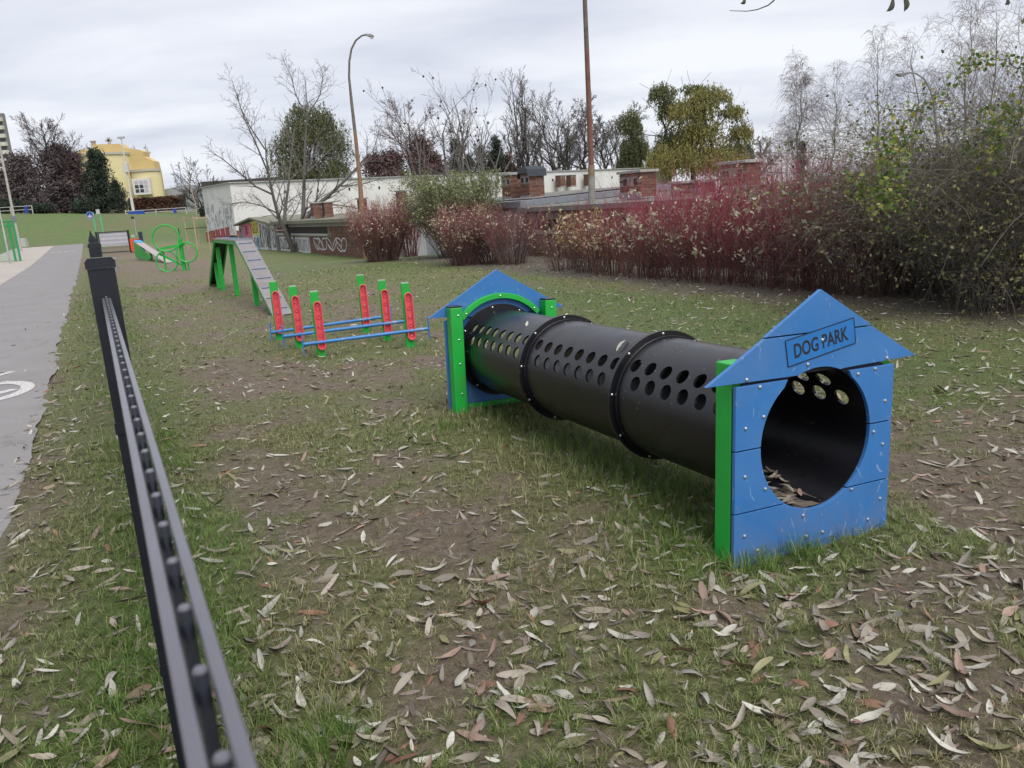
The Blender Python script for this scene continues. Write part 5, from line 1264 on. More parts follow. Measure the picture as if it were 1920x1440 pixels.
# main bare tree in front of the brick garage: stems traced as they fork
mb = G(553, 473); mY = mb[1]; g = np.random.default_rng(21)
mt = thing('bare_tree', 'large spreading bare tree with several grey stems in front of the brick garage', 'tree', mb, 0, None)
def tr_(pts, r0, r1, dy=0.0):
    P = np.array([at(x, y, mY + dy * i / len(pts)) - mb for i, (x, y) in enumerate(pts)]); P[0, 2] = min(P[0, 2], P[0, 2]); 
    q = np.linspace(0, 1, 9); s = np.linspace(0, 1, len(P)); P = np.column_stack([np.interp(q, s, P[:, k]) for k in range(3)])
    return P[None], np.linspace(r0, r1, 9)[None]
main = [tr_([(553, 478), (545, 455), (531, 430), (522, 405), (510, 360), (500, 310), (497, 260)], .20, .025, -2),
        tr_([(555, 478), (562, 450), (568, 425), (569, 390), (570, 340), (572, 270), (577, 210), (572, 150)], .22, .018, 1),
        tr_([(556, 478), (566, 440), (575, 405), (600, 380), (630, 355), (665, 320), (690, 290)], .18, .05, 2),
        tr_([(552, 478), (540, 440), (533, 400), (541, 350), (545, 300), (552, 240)], .14, .04, 3),
        tr_([(562, 455), (585, 425), (605, 405), (612, 398)], .12, .08, 1)]
tkm = cat(*main)
sec = [tr_([(512, 365), (480, 350), (450, 325), (420, 300), (392, 282)], .07, .015, -2), tr_([(505, 330), (480, 270), (455, 215), (435, 150)], .065, .012, -3), tr_([(570, 330), (600, 300), (625, 275), (650, 245)], .06, .012, 2), tr_([(576, 220), (555, 180), (545, 140), (530, 110)], .045, .01, 0), tr_([(576, 215), (600, 180), (605, 150), (602, 125)], .045, .01, 1), tr_([(600, 382), (640, 385), (680, 392), (700, 395)], .06, .015, -1), tr_([(520, 400), (490, 385), (455, 378), (425, 385)], .05, .012, -2), tr_([(497, 280), (470, 240), (450, 200), (445, 175)], .05, .01, -1), tr_([(665, 322), (690, 300), (705, 270), (712, 235)], .045, .01, 2), tr_([(640, 350), (680, 345), (715, 335)], .045, .012, 2)]
l1 = cat(*sec); l2 = grow(g, *cat(tkm, l1), 11, .26, 1, .7, .34, 7, .04, .11, .5, rmin=.009); l3 = grow(g, *l2, 5, .2, 1, .7, .5, 5, .03, .14, .6, rmin=.008); l3b = grow(g, *l1, 7, .15, 1, .7, .3, 5, .05, .13, .6, rmin=.008); l4 = grow(g, *l3, 3, .3, 1, .7, .55, 3, .02, .15, .7, rmin=.007)
branches_obj('trunk', [tkm], mBark, mt, 8); branches_obj('limbs', [l1], mBark, mt, 5); branches_obj('crown', [l2, l3, l3b, l4], mTwigGrey, mt, 3)
# willow behind it
willow('willow_tree', 'rounded olive green willow behind the large bare tree', [(584, 262, 50, 56), (553, 318, 48, 38), (612, 322, 46, 34), (590, 216, 30, 26), (560, 238, 28, 34), (628, 270, 30, 44), (536, 280, 30, 40), (632, 312, 24, 30), (608, 228, 22, 24), (560, 205, 16, 16)], 118, mWillow, 22, 36000, strand=3.0, trunk_px=578)
bare_tree('bare_tree', 'low bare tree at the left foot of the rounded willow', 478, 118, 318, 2.6, mBarkPurple, 23, 'round', 'bare trees', rmin=.03, dens=.7)
# two bare trees with dark seed balls
for sd_, px, yt, hw, lab in ((24, 826, 146, 4.0, 'bare tree with dark seed balls above the olive bush'), (25, 902, 158, 2.6, 'slim bare tree with dark seed balls left of the two roof vents')):
    th, tk, big, fine = bare_tree('plane_tree', lab, px, 52, yt, hw, mTwigGrey, sd_, 'multi', None, rmin=.010, tr=.16, dens=.72)
    g = np.random.default_rng(sd_); tips = np.concatenate([big[0][0][:, -1], fine[0][0][::4, -1]]); tips = tips[tips[:, 2] > 4.0]; tips = tips[g.permutation(len(tips))[:28]]
    m = MB()
    for q in tips:
        r = .075
        m.add([(q[0] + r * a, q[1] + r * b, q[2] - r + r * c) for a, b, c in ((1, 0, 0), (-1, 0, 0), (0, 1, 0), (0, -1, 0), (0, 0, 1.2), (0, 0, -1.2))], [(0, 2, 4), (2, 1, 4), (1, 3, 4), (3, 0, 4), (2, 0, 5), (1, 2, 5), (3, 1, 5), (0, 3, 5)])
    m.build('seed_balls', mBarkDark, th, smooth=True, kind='stuff')
# reddish trees, spruces and bare trees beyond the white building
ZB = 1.0
bare_tree('bare_tree', 'purplish bare tree rising behind the seed ball tree', 785, 128, 186, 5.6, mBarkPurple, 26, 'round', 'bare trees', rmin=.024, dens=1.4, z0=ZB)
bare_tree('bare_tree', 'thin purplish bare tree between the two seed ball trees', 868, 128, 188, 3.4, mBarkPurple, 27, 'round', 'bare trees', rmin=.026, z0=ZB, dens=1.2)
for i, (px, yt, hp, mt_, nm, lab) in enumerate(((712, 292, 60, mLarch, 'larch', 'reddish brown larch just right of the street lamp'), (742, 284, 56, mLarch, 'larch', 'reddish brown larch between lamp and seed ball tree'), (797, 255, 62, mLarch, 'larch', 'tall reddish larch behind the seed ball tree'), (822, 285, 52, mLarch, 'larch', 'small reddish larch above the olive bush'), (860, 258, 30, mConif, 'spruce', 'narrow dark spruce above the olive bush'), (884, 290, 34, mConif, 'spruce', 'short dark spruce between the two narrow ones'), (907, 272, 28, mConif, 'spruce', 'thin dark spruce behind the slim seed ball tree'), (937, 252, 36, mConif, 'spruce', 'pointed dark spruce left of the poplars'), (930, 285, 46, mLarch, 'larch', 'reddish larch in front of the pointed spruce'), (955, 290, 40, mLarch, 'larch', 'low reddish larch above the brick roof vents'))):
    conifer(lab, px, 122 + i, yt, hp, mt_, 30 + i, zb=ZB, name=nm, n=3600, lsz=.40)
bare_tree('poplar_tree', 'fastigiate bare poplar left of the tall red pole', 986, 132, 160, 4.0, mTwigGrey, 45, 'poplar', None, rmin=.03, trunk_mat=mBarkDark, z0=ZB, dens=1.1)
for i, (px, yt, hw, lab) in enumerate(((1052, 182, 5.0, 'spreading bare tree with low forking limbs left of the red pole'), (1098, 180, 4.8, 'dark bare tree directly behind the red pole'), (1138, 196, 4.0, 'bare tree right of the red pole'), (1188, 182, 3.6, 'bare tree between the narrow willow and the big willow'), (1428, 250, 2.6, 'small bare tree right of the big willow'))):
    bare_tree('bare_tree', lab, px, 130 + i, yt, hw, mTwigGrey, 50 + i, 'multi' if i == 0 else 'round', 'bare trees', rmin=.036, trunk_mat=mBarkDark, z0=ZB, dens=1.2)
for i, (px, yt, hw, lab) in enumerate(((1018, 212, 4.6, 'bare tree between the poplar and the forking tree'), (1072, 205, 4.4, 'bare tree just left of the red pole, farther back'), (1160, 214, 4.2, 'twiggy bare tree left of the narrow willow'), (960, 205, 3.4, 'slim bare tree left of the poplar'))):
    bare_tree('bare_tree', lab, px, 142 + i, yt, hw, mTwigGrey, 150 + i, 'round', 'bare trees', rmin=.032, trunk_mat=mBarkDark, z0=ZB, dens=1.0)
willow('willow_tree', 'narrow dull olive willow between bare trees', [(1182, 232, 20, 28), (1190, 280, 26, 34), (1180, 315, 24, 24)], 116, mWillow, 56, 17000, zb=ZB, trunk_px=1186)
willow('willow_tree', 'big yellow green weeping willow behind the garages', [(1300, 205, 42, 30), (1310, 250, 40, 40), (1285, 300, 70, 40), (1390, 250, 22, 26), (1345, 300, 50, 36), (1330, 180, 36, 22), (1372, 210, 22, 20)], 104, mWillowY, 57, 40000, zb=ZB, trunk_px=1300)
willow('willow_tree', 'darker green willow at the left side of the big yellowing one', [(1240, 175, 24, 22), (1255, 205, 24, 26), (1262, 280, 34, 44), (1240, 305, 30, 30), (1385, 285, 26, 34), (1300, 168, 22, 12)], 108, mWillow, 58, 25000, zb=ZB, trunk_px=1250)
# birches on the right
for i, (px, Y, yt, hw, mt_, d_, lab) in enumerate(((1495, 72, 128, 3.2, mBarkPurple, 1.25, 'leftmost birch, dense and purplish'), (1560, 78, 132, 3.0, mTwigGrey, .9, 'thin birch just right of the dense purplish one'), (1645, 64, 76, 3.0, mTwigGrey, .9, 'birch with long hanging twigs left of the grey lamp'), (1712, 62, 72, 3.2, mTwigGrey, .9, 'forked birch behind the grey street lamp'), (1795, 56, 0, 3.0, mTwigGrey, 1.0, 'tallest birch, reaching out of the top of the picture'), (1858, 58, 12, 3.0, mTwigGrey, .8, 'pale birch right of the tallest one'), (1908, 60, 36, 2.4, mTwigGrey, .8, 'rightmost birch at the edge of the picture'))):
    bare_tree('birch_tree', lab, px, Y, yt, hw, mt_ if i == 0 else mBirchTwig, 70 + i, 'birch', 'bare birches behind the hedge', rmin=.009, trunk_mat=mBirch, dens=d_ * 1.1, tr=.16)
conifer('small blue grey spruce in the hedge below the birches', 1503, 40, 262, 20, MI('blue_needles', [(0, (.03, .042, .045)), (1, (.085, .10, .105))], .8), 79, name='spruce', n=2600, lsz=.34)

# --- shrubs in front of the garages
def shrub(name, label, p, h, w, stems, leaf_n, smat, lmat, seed, group=None, lsz=.09, spread=.5, branch=4, sub=2, r=.008, wig=.06, leaf_lo=.25, leaf_hi=1.0, lasp=2.2, base_r=.25, cat_='shrub'):
    g = np.random.default_rng(seed); th = thing(name, label, cat_, p, 0, group)
    az = g.uniform(0, 6.28, stems); q = np.sqrt(g.random(stems)); b = np.column_stack([np.cos(az) * q * base_r, np.sin(az) * q * base_r, np.full(stems, -.05)])
    d = nrm(np.column_stack([np.cos(az) * q * spread, np.sin(az) * q * spread, np.ones(stems)]) + g.normal(0, .08, (stems, 3)))
    L = h * g.uniform(.62, 1.08, stems) / np.maximum(d[:, 2], .4); n = 7; P = np.empty((stems, n, 3)); P[:, 0] = b
    for j in range(1, n):
        P[:, j] = P[:, j - 1] + d * (L / (n - 1))[:, None]; d = nrm(d + g.normal(0, wig, (stems, 3)) + [0, 0, .02])
    R = r * g.uniform(.7, 1.3, stems)[:, None] * np.linspace(1, .35, n)[None]
    grp = [(P, R)]; l1 = grow(g, P, R, branch, .25, .95, .45, .38, 4, .06, .08, .7, rmin=r * .28); grp.append(l1)
    if sub: grp.append(grow(g, *l1, sub, .2, .95, .5, .5, 3, .05, .1, .8, rmin=r * .25))
    branches_obj('stems', grp, smat, th, 3)
    if leaf_n:
        A = np.concatenate([a[0].reshape(-1, 3) for a in grp[1:]]); A = A[(A[:, 2] > h * leaf_lo) & (A[:, 2] < h * leaf_hi)]
        X = np.repeat(A[g.integers(0, len(A), max(1, leaf_n // 6))], 6, 0) + g.normal(0, .055, (max(1, leaf_n // 6) * 6, 3)); V, F = leaf_quads(g, X, lsz, lasp, .5); obj('leaves', mesh_np('leaves', V, F), lmat, th, kind='stuff')
    return th
def dogwood_mat(name, low, high, z0, z1):
    t = NT(name); c = t.coord(); sp = t.n('ShaderNodeSeparateXYZ'); t.l(c, sp.inputs[0]); g = t.n('ShaderNodeNewGeometry')
    k = t.math('ADD', t.math('DIVIDE', t.math('SUBTRACT', sp.outputs['Z'], z0), z1 - z0, True), t.math('MULTIPLY', t.math('SUBTRACT', g.outputs['Random Per Island'], .5), .7))
    return t.out(t.ramp(k, [(.1, low), (.9, high)]), .6)
mDog = dogwood_mat('red_dogwood_bark', (.10, .048, .042), (.28, .050, .075), .15, 1.6)
mDogDull = dogwood_mat('dull_red_dogwood_bark', (.105, .065, .055), (.27, .075, .095), .2, 1.9)
mDogBrown = dogwood_mat('brown_red_twigs', (.09, .055, .046), (.23, .085, .065), .2, 1.7)
mDryLeaf = MI('dry_dogwood_leaves', [(0, (.22, .16, .10)), (.4, (.36, .29, .20)), (.8, (.46, .40, .31)), (1, (.30, .15, .10))], .7, trans=.15)
mPaleLeaf = MI('pale_dogwood_leaves', [(0, (.26, .25, .16)), (.4, (.40, .38, .28)), (.8, (.50, .48, .39)), (1, (.34, .33, .13))], .7, trans=.2)
mOlive = MI('olive_leaves', [(0, (.10, .125, .045)), (.4, (.19, .215, .085)), (.8, (.28, .30, .145)), (1, (.35, .35, .21))], .7, trans=.25)
mYellowLeaf = MI('yellow_dogwood_leaves', [(0, (.30, .20, .09)), (.5, (.42, .31, .15)), (1, (.50, .42, .22))], .7, trans=.2)
def sp(px, py): return G(px, py)
def hgt(px, py, p): return at(px, py, p[1])[2] - p[2]
p = sp(718, 490); shrub('dogwood_shrub', 'dense rounded red dogwood with dry leaves in front of the brick garage', p, hgt(718, 378, p), 1, 190, 2600, mDogDull, mDryLeaf, 81, lsz=.085, spread=.42, branch=6, sub=3, r=.010, leaf_lo=.15, base_r=.5)
p = sp(766, 482) + [0, .6, 0]; p[2] = gz(p[0], p[1]); shrub('dogwood_shrub', 'narrow upright deep red dogwood touching the dense one on its right', p, hgt(760, 366, p), 1, 70, 120, mDog, mDryLeaf, 82, spread=.14, branch=4, sub=2, r=.010, base_r=.25)
p = sp(850, 488) + [0, 1.5, 0]; p[2] = gz(p[0], p[1]); shrub('olive_shrub', 'tall olive green shrub still in leaf, in the middle before the white wall', p, hgt(850, 322, p), 1, 150, 26000, mBark, mOlive, 83, lsz=.075, spread=.52, branch=8, sub=3, r=.011, leaf_lo=.22, wig=.09, base_r=.5)
p = sp(872, 497); shrub('dogwood_shrub', 'pinkish dogwood with many dry leaves in front of the olive shrub', p, hgt(880, 385, p), 1, 170, 1900, mDogDull, mDryLeaf, 84, lsz=.075, spread=.42, branch=6, sub=2, r=.009, leaf_lo=.12, base_r=.4)
p = sp(962, 494); shrub('dogwood_shrub', 'thin twiggy dogwood before the white garage door', p, hgt(965, 388, p), 1, 105, 420, mDogDull, mDryLeaf, 85, lsz=.07, spread=.55, branch=5, sub=2, r=.008, base_r=.35)
p = sp(920, 496) + [0, .4, 0]; p[2] = gz(p[0], p[1]); shrub('dogwood_shrub', 'low dogwood between the pinkish one and the thin twiggy one', p, hgt(925, 400, p), 1, 80, 500, mDogBrown, mDryLeaf, 86, lsz=.07, spread=.45, branch=5, sub=2, r=.008)
hedge = [(1062, 507, 400, 'dogwood clump at the left end of the hedge, sparse and dark', mDogDull, mDryLeaf, 150, 260), (1110, 512, 372, 'yellow leaved dogwood around the foot of the red pole', mDogBrown, mYellowLeaf, 150, 1100), (1150, 516, 375, 'dogwood right of the red pole, pale leaves low down', mDog, mDryLeaf, 140, 520), (1205, 521, 372, 'dogwood below the wide brick roof vent', mDog, mPaleLeaf, 150, 420), (1255, 523, 358, 'bright red dogwood second to the right of the wide vent', mDog, mPaleLeaf, 150, 380), (1310, 527, 340, 'bright crimson dogwood in the middle of the hedge', mDog, mPaleLeaf, 160, 330), (1365, 531, 322, 'tall crimson dogwood before the square brick roof vent', mDog, mPaleLeaf, 160, 330), (1420, 534, 316, 'crimson dogwood before the first spray painted letters', mDog, mPaleLeaf, 150, 300), (1475, 539, 300, 'tall crimson dogwood behind the left slope of the near gable', mDog, mPaleLeaf, 150, 320), (1530, 544, 305, 'crimson dogwood directly behind the near gable peak', mDog, mPaleLeaf, 150, 330), (1585, 549, 312, 'dark stemmed dogwood right of the near gable peak', mDogDull, mPaleLeaf, 140, 320), (1640, 554, 318, 'last dogwood of the hedge, tangled with the brambles', mDogDull, mPaleLeaf, 140, 300)]
for i, (px, py, yt, lab, sm_, lm_, ns, nl) in enumerate(hedge):
    p = sp(px, py); shrub('dogwood_shrub', lab, p, hgt(px, yt, p), 1, int(ns * .50), int(nl * .8), sm_, lm_, 90 + i, 'dogwoods of the red hedge', lsz=.092, spread=.38, branch=4, sub=2, r=.0072, leaf_lo=.06, leaf_hi=.85, lasp=2.4, base_r=.36, wig=.09)
for i, (px, py, dyy, yt) in enumerate(((1180, 516, 1.6, 330), (1290, 520, 1.7, 318), (1400, 528, 1.8, 298), (1505, 536, 1.6, 286), (1600, 545, 1.6, 290))):
    p = sp(px, py) + [dyy * .6, dyy, 0]; p[2] = gz(p[0], p[1]); shrub('dogwood_shrub', 'deep red dogwood in the hedge\'s second rank, ' + ('behind the yellow leaved one', 'behind the bright middle ones', 'below the square brick vent', 'left of the near gable peak', 'right of the near gable peak')[i], p, hgt(px, yt, p), 1, 95, 160, mDog, mPaleLeaf, 110 + i, 'dogwoods of the red hedge', lsz=.07, spread=.42, branch=4, sub=2, r=.0065, base_r=.6)
# --- the bramble thicket on the right
mCane = dogwood_mat('grey_brown_canes', (.050, .041, .034), (.135, .118, .092), .0, 2.6)
def thicket(label, cx, cy, rx_, ry_, h, n, seed, lean=(0, 0), leaves=500, dome=2.8):
    g = np.random.default_rng(seed); z0 = gz(cx, cy); th = thing('bramble_thicket', label, 'bramble', (cx, cy, z0), 0, None)
    b = np.column_stack([g.uniform(-rx_, rx_, n), g.uniform(-ry_, ry_, n), np.full(n, -.05)]); az = g.uniform(0, 6.28, n)
    hz = np.column_stack([np.cos(az), np.sin(az)]) * g.uniform(.1, .8, (n, 1)) + np.array(lean)
    d = nrm(np.column_stack([hz * .3, np.ones(n)]) + g.normal(0, .18, (n, 3))); L = h * g.uniform(.75, 1.8, n); m = 13; P = np.empty((n, m, 3)); P[:, 0] = b; bend = g.uniform(.05, .30, n)[:, None]
    for j in range(1, m):
        P[:, j] = P[:, j - 1] + d * (L / (m - 1))[:, None]
        d = nrm(d + np.concatenate([hz * .12, np.zeros((n, 1))], 1) + np.concatenate([np.zeros((n, 2)), -bend * (j / m) ** 2 * 3.4], 1) + g.normal(0, .11, (n, 3)))
    zm = dome; P[..., 2] = np.where(P[..., 2] > 0, zm * np.tanh(P[..., 2] / zm * 1.08), np.maximum(P[..., 2], -.05)); R = g.uniform(.003, .0065, n)[:, None] * np.linspace(1, .45, m)[None]
    l1 = grow(g, P, R, 9, .10, .98, 1.05, .24, 5, -.05, .30, .7, lent=.2, rmin=.0024); l2 = grow(g, *l1, 3, .1, .95, 1.0, .55, 3, -.03, .30, .75, rmin=.0021)
    branches_obj('canes', [(P, R)], mCane, th, 4); branches_obj('side_twigs', [l1, l2], mCane, th, 3)
    if leaves:
        A = l1[0].reshape(-1, 3); X = A[g.integers(0, len(A), leaves)]; X = X + g.normal(0, .05, X.shape); V, F = leaf_quads(g, X, .048, 1.7, .4)
        obj('leaves', mesh_np('leaves', V, F), MI('bramble_leaves', [(0, (.06, .066, .030)), (.35, (.115, .12, .050)), (.62, (.18, .18, .070)), (.8, (.27, .28, .08)), (.9, (.20, .14, .08)), (1, (.32, .30, .17))], .7, trans=.2), th, kind='stuff')
    return th
thicket('large arching bramble thicket at the right edge, grey brown canes against the sky', 6.9, 10.2, 1.5, 1.3, 2.5, 420, 120, (-.25, -.1), 12000, 2.75)
thicket('front of the bramble thicket, its canes arching towards the near gable', 6.25, 11.0, .7, .8, 1.9, 190, 121, (-.3, -.05), 6000, 2.1)
thicket('dark low bramble mass at the right edge beside the grass', 6.3, 8.9, 1.3, .6, 1.5, 190, 122, (.05, .1), 3500, 1.9)
thicket('tall back part of the bramble thicket at the far right, behind the arching canes', 8.6, 11.6, 1.6, 1.6, 2.8, 300, 123, (-.1, 0), 9500, 3.3)
# hop-like vines with yellow green leaves hanging over the brambles
mVine = MI('vine_leaves', [(0, (.06, .13, .03)), (.4, (.13, .20, .04)), (.75, (.26, .27, .06)), (1, (.36, .30, .09))], .6, trans=.3)
def vine(label, pts, Y, n, seed, sz=.055, sp_=.10):
    n = int(n * 2.3)
    g = np.random.default_rng(seed); P = np.array([at(x, y, Y + dy) for x, y, dy in pts]); o = P[0].copy(); P = P - o
    q = np.linspace(0, 1, 24); s = np.linspace(0, 1, len(P)); C = np.column_stack([np.interp(q, s, P[:, k]) for k in range(3)]); C[1:] += g.normal(0, .03, (23, 3))
    th = thing('climbing_vine', label, 'vine', o); branches_obj('stem', [(C[None], np.full((1, 24), .005))], mCane, th, 4)
    X = C[g.integers(0, 24, n)] + g.normal(0, sp_, (n, 3)); V, F = leaf_quads(g, X, sz, 1.15, .6); obj('leaves', mesh_np('leaves', V, F), mVine, th, kind='stuff')
vine('yellow green vine hanging down the left face of the bramble thicket', [(1700, 236, 0), (1672, 280, 0), (1658, 320, -.1), (1664, 360, -.1), (1655, 392, -.1)], 8.7, 210, 130)
vine('green vine climbing up to the top right over the brambles', [(1836, 305, 0), (1850, 270, 0), (1872, 235, 0), (1895, 200, 0)], 8.6, 120, 131)
vine('thin leafy vine arching over the top of the brambles', [(1640, 190, 0), (1700, 205, .2), (1770, 190, .3), (1800, 140, .4), (1830, 112, .4), (1880, 118, .4), (1925, 130, .4)], 9.2, 120, 132, .05, .06)
vine('small yellowing vine among the last dogwoods', [(1600, 330, 0), (1615, 350, 0), (1622, 375, 0)], 9.6, 70, 133, .05, .08)
# ------------------------------------------------------------------ fallen leaves
def leaf_mesh(name, L, W, curl, fold, twist, seed, n=8):
    g = np.random.default_rng(seed); V = []; F = []
    x = 0.0; z = 0.0; a = -curl * .5
    for i in range(n):
        q = i / (n - 1); w = W * .5 * (math.sin(PI * min(1, q * .93 + .05)) ** .8) * (1 - .25 * q) + .0006
        tw = twist * (q - .5)
        for s_ in (-1, 0, 1):
            yy = s_ * w; zz = abs(s_) * w * fold + s_ * w * math.sin(tw) + g.normal(0, .0012)
            V.append((x - L / 2, yy * math.cos(tw), z + zz))
        a += curl / n; x += L / (n - 1) * math.cos(a); z += L / (n - 1) * math.sin(a)
    mz = min(v[2] for v in V); V = [(v[0], v[1], v[2] - mz) for v in V]
    for i in range(n - 1):
        for k in range(2): F.append((i * 3 + k, i * 3 + k + 1, i * 3 + 4 + k, i * 3 + 3 + k))
    return np.array(V), np.array(F)
def leaf_mat(name, top, under, var):
    t = NT(name); g = t.n('ShaderNodeNewGeometry'); oi = t.n('ShaderNodeObjectInfo'); c = t.coord()
    r = t.math('FRACT', t.math('ADD', oi.outputs['Random'], g.outputs['Random Per Island']))
    a = t.ramp(r, [(0, mul(top, 1 - var)), (1, mul(top, 1 + var))]); b = t.ramp(r, [(0, mul(under, 1 - var)), (1, mul(under, 1 + var))])
    col = t.mix(g.outputs['Backfacing'], a, b)
    n = t.noise(45, 5, .7, t.n('ShaderNodeNewGeometry').outputs['Position']); col = t.mix(t.ramp(n, [(.52, (0, 0, 0)), (.72, (.5, .5, .5))]), col, (.10, .07, .05))
    t.bump(t.noise(180, 3, .6, c), .3, .002)
    return t.out(col, .62, 0, .35)
LC = [('pale', leaf_mat('leaf_silver', (.30, .285, .245), (.36, .345, .30), .28), .30), ('greybrown', leaf_mat('leaf_grey_brown', (.175, .15, .115), (.245, .215, .175), .35), .50), ('russet', leaf_mat('leaf_russet', (.19, .10, .065), (.24, .165, .13), .3), .12), ('olive', leaf_mat('leaf_olive', (.15, .145, .06), (.20, .19, .10), .25), .08)]
variants = []
for i in range(9):
    L = (.115, .10, .13, .085, .12, .095, .075, .105, .14)[i]; W = L * (.25, .30, .21, .34, .23, .36, .42, .28, .20)[i]
    variants.append(leaf_mesh('leaf', L, W, (1.3, .3, 2.2, .7, -1.1, .9, .5, 1.7, .3)[i], (.45, .2, .9, .15, .5, .6, .25, .8, .1)[i], (.6, -.8, .3, 1.0, -.4, .2, -1.1, .8, -.6)[i], 200 + i))
coarse = [leaf_mesh('leaf', L, W, c, f, tw, 1, 4) for L, W, c, f, tw in zip((.115, .10, .13, .085, .12, .095, .075, .105, .14), (.023, .024, .022, .023, .023, .028, .026, .023, .022), (.9, .3, 1.4, .5, -.8, .6, .4, 1.1, .2), (.35, .2, .5, .15, .3, .4, .25, .6, .1), (.6, -.8, .3, 1.0, -.4, .2, -1.1, .8, -.6))]
meshes = {}
for nm, mt, w in LC:
    for i, (V, F) in enumerate(variants):
        me = mesh_np('fallen_leaf', V, F, True); me.materials.append(mt); meshes[(nm, i)] = me
g = np.random.default_rng(300)
def scatter(n, r0, r1, power=.5):
    r = (r0 ** power + g.random(n) * (r1 ** power - r0 ** power)) ** (1 / power); th = np.radians(g.uniform(-47, 47, n)); return r * np.sin(th), r * np.cos(th)
X, Y_ = scatter(74000, .95, 26, .86)
den = .32 + 1.25 * (fbm(X * 1.1, Y_ * 1.1, 3, 91) - .30) + .3 * sm(.3, 1.4, X) * (1 - sm(5, 9, Y_))
o_ = off_of(X, Y_); den = den + .35 * np.exp(-((o_ + .62) / .22) ** 2) * (1 - sm(9, 20, Y_)) + .2 * np.exp(-((o_ + .2) / .5) ** 2) * (1 - sm(5, 9, Y_))
den = np.where(o_ < -.75, .55 * np.exp((o_ + .75) / .35) * (1 - sm(4, 8, s_of(X, Y_))) + .02, den)
u_, v_ = tun_uv(X, Y_); den = den * np.where((np.abs(u_) < .3) & (v_ > .1) & (v_ < 3.3), .55, 1.0); den = den * np.where((np.abs(u_) < .47) & (np.abs(v_ - .06) < .09), 0, 1) * np.where((np.abs(u_) < .47) & (np.abs(v_ - V3) < .09), 0, 1)
den = np.maximum(den, .75 * litter_f(X, Y_)); den = den * (1 - .45 * sm(6, 14, Y_) * (1 - litter_f(X, Y_)) * (1 - sm(.6, 1.4, X)))
den = np.where(o_ < -5.5, 0, den)
kp = g.random(len(X)) < den * .43; X, Y_ = X[kp], Y_[kp]
N = len(X); Z = gh(X, Y_) + np.where(on_path(X, Y_) > .2, .033 * on_path(X, Y_), 0)
ci = g.choice(4, N, p=[c[2] for c in LC]); vi = g.integers(0, 9, N); sc = np.where(g.random(N) < .42, g.uniform(.28, .60, N), g.uniform(.60, 1.15, N)); yaw = g.uniform(0, 6.28, N); ptc = g.normal(0, .24, N); rol = g.normal(0, .42, N); flip = g.random(N) < .4
lift = .005 + .016 * g.random(N) * (1 - wear_f(X, Y_)) * (on_path(X, Y_) < .3)
dist = np.sqrt(X ** 2 + Y_ ** 2 + 1.6 ** 2)
# which leaves show largest: those near the camera and inside the picture
pc = np.column_stack([X, Y_, Z - EYE]) @ CR; upx = CXP + FPX * pc[:, 0] / pc[:, 2]; upy = CYP + FPX * pc[:, 1] / pc[:, 2]
inside = (upx > 0) & (upx < 1920) & (upy > 0) & (upy < 1440) & ~((upx > 1350) & (upx < 1680) & (upy > 560) & (upy < 1050))
size = np.where(inside, sc / dist, 0); order = np.argsort(-size); singles = order[:286]; rest = order[286:]
def rot(i):
    m = Matrix.Rotation(yaw[i], 3, 'Z') @ Matrix.Rotation(ptc[i], 3, 'Y') @ Matrix.Rotation(rol[i] + (PI if flip[i] else 0), 3, 'X'); return m
LAB = {'pale': ('pale silvery fallen willow leaf lying on the trodden grass', 'pale silvery leaves on the ground'), 'greybrown': ('dull grey brown fallen willow leaf lying on the trodden grass', 'grey brown leaves on the ground'), 'russet': ('russet red fallen leaf lying on the trodden grass', 'russet leaves on the ground'), 'olive': ('olive green fallen leaf lying on the trodden grass', 'olive leaves on the ground')}
def leaf_label(i, nm):
    x, y = X[i], Y_[i]; o = float(off_of(x, y)); u, v = (float(q) for q in tun_uv(x, y)); r = math.hypot(x, y); w = float(wear_f(x, y))
    big = 'large' if sc[i] * dims[vi[i]] > .125 else 'small' if sc[i] * dims[vi[i]] < .08 else 'mid sized'
    if o < -.55: where = 'on the edge of the cycle path'
    elif o < .0: where = 'in the grass left of the wire fence'
    elif abs(u) < .5 and 0 < v < 3.4: where = 'in the grass under the black tunnel'
    elif u > .45 and v > -.6: where = 'on the mud right of the near kennel front'
    elif abs(u) <= .8 and -.7 < v <= 0: where = 'just in front of the near kennel front'
    elif o < .75: where = 'in the grass right of the wire fence'
    elif r > 3.4: where = 'on the worn ground between fence and tunnel'
    elif x > .75: where = 'in the right foreground'
    elif x > -.1: where = 'in the middle foreground'
    else: where = 'in the left foreground beside the fence'
    lb = f"{big} {ADJ[nm]} fallen leaf lying {where}"
    return lb + (' on bare mud' if w > .62 and len(lb.split()) < 14 and 'ground' not in where and 'mud' not in where and 'path' not in where else '')
dims = (.115, .10, .13, .085, .12, .095, .075, .105, .14); ADJ = dict(pale='pale silvery', greybrown='dull grey brown', russet='russet red', olive='olive green')
for i in singles:
    nm = LC[ci[i]][0]; o = bpy.data.objects.new('fallen_leaf', meshes[(nm, vi[i])]); link(o)
    o.matrix_world = Matrix.Translation((X[i], Y_[i], Z[i] + lift[i] + (.006 if flip[i] else 0))) @ rot(i).to_4x4() @ Matrix.Diagonal((sc[i], sc[i], sc[i], 1)); tag(o, leaf_label(i, nm), 'leaf', LAB[nm][1])
VV = []; FF = []; MI_ = []; b = 0
for i in rest:
    V, F = (variants if dist[i] < 3.2 else coarse)[vi[i]]; m = np.array(rot(i)); VV.append((V @ m.T) * sc[i] + [X[i], Y_[i], Z[i] + lift[i]]); FF.append(F + b); b += len(V); MI_ += [ci[i]] * len(F)
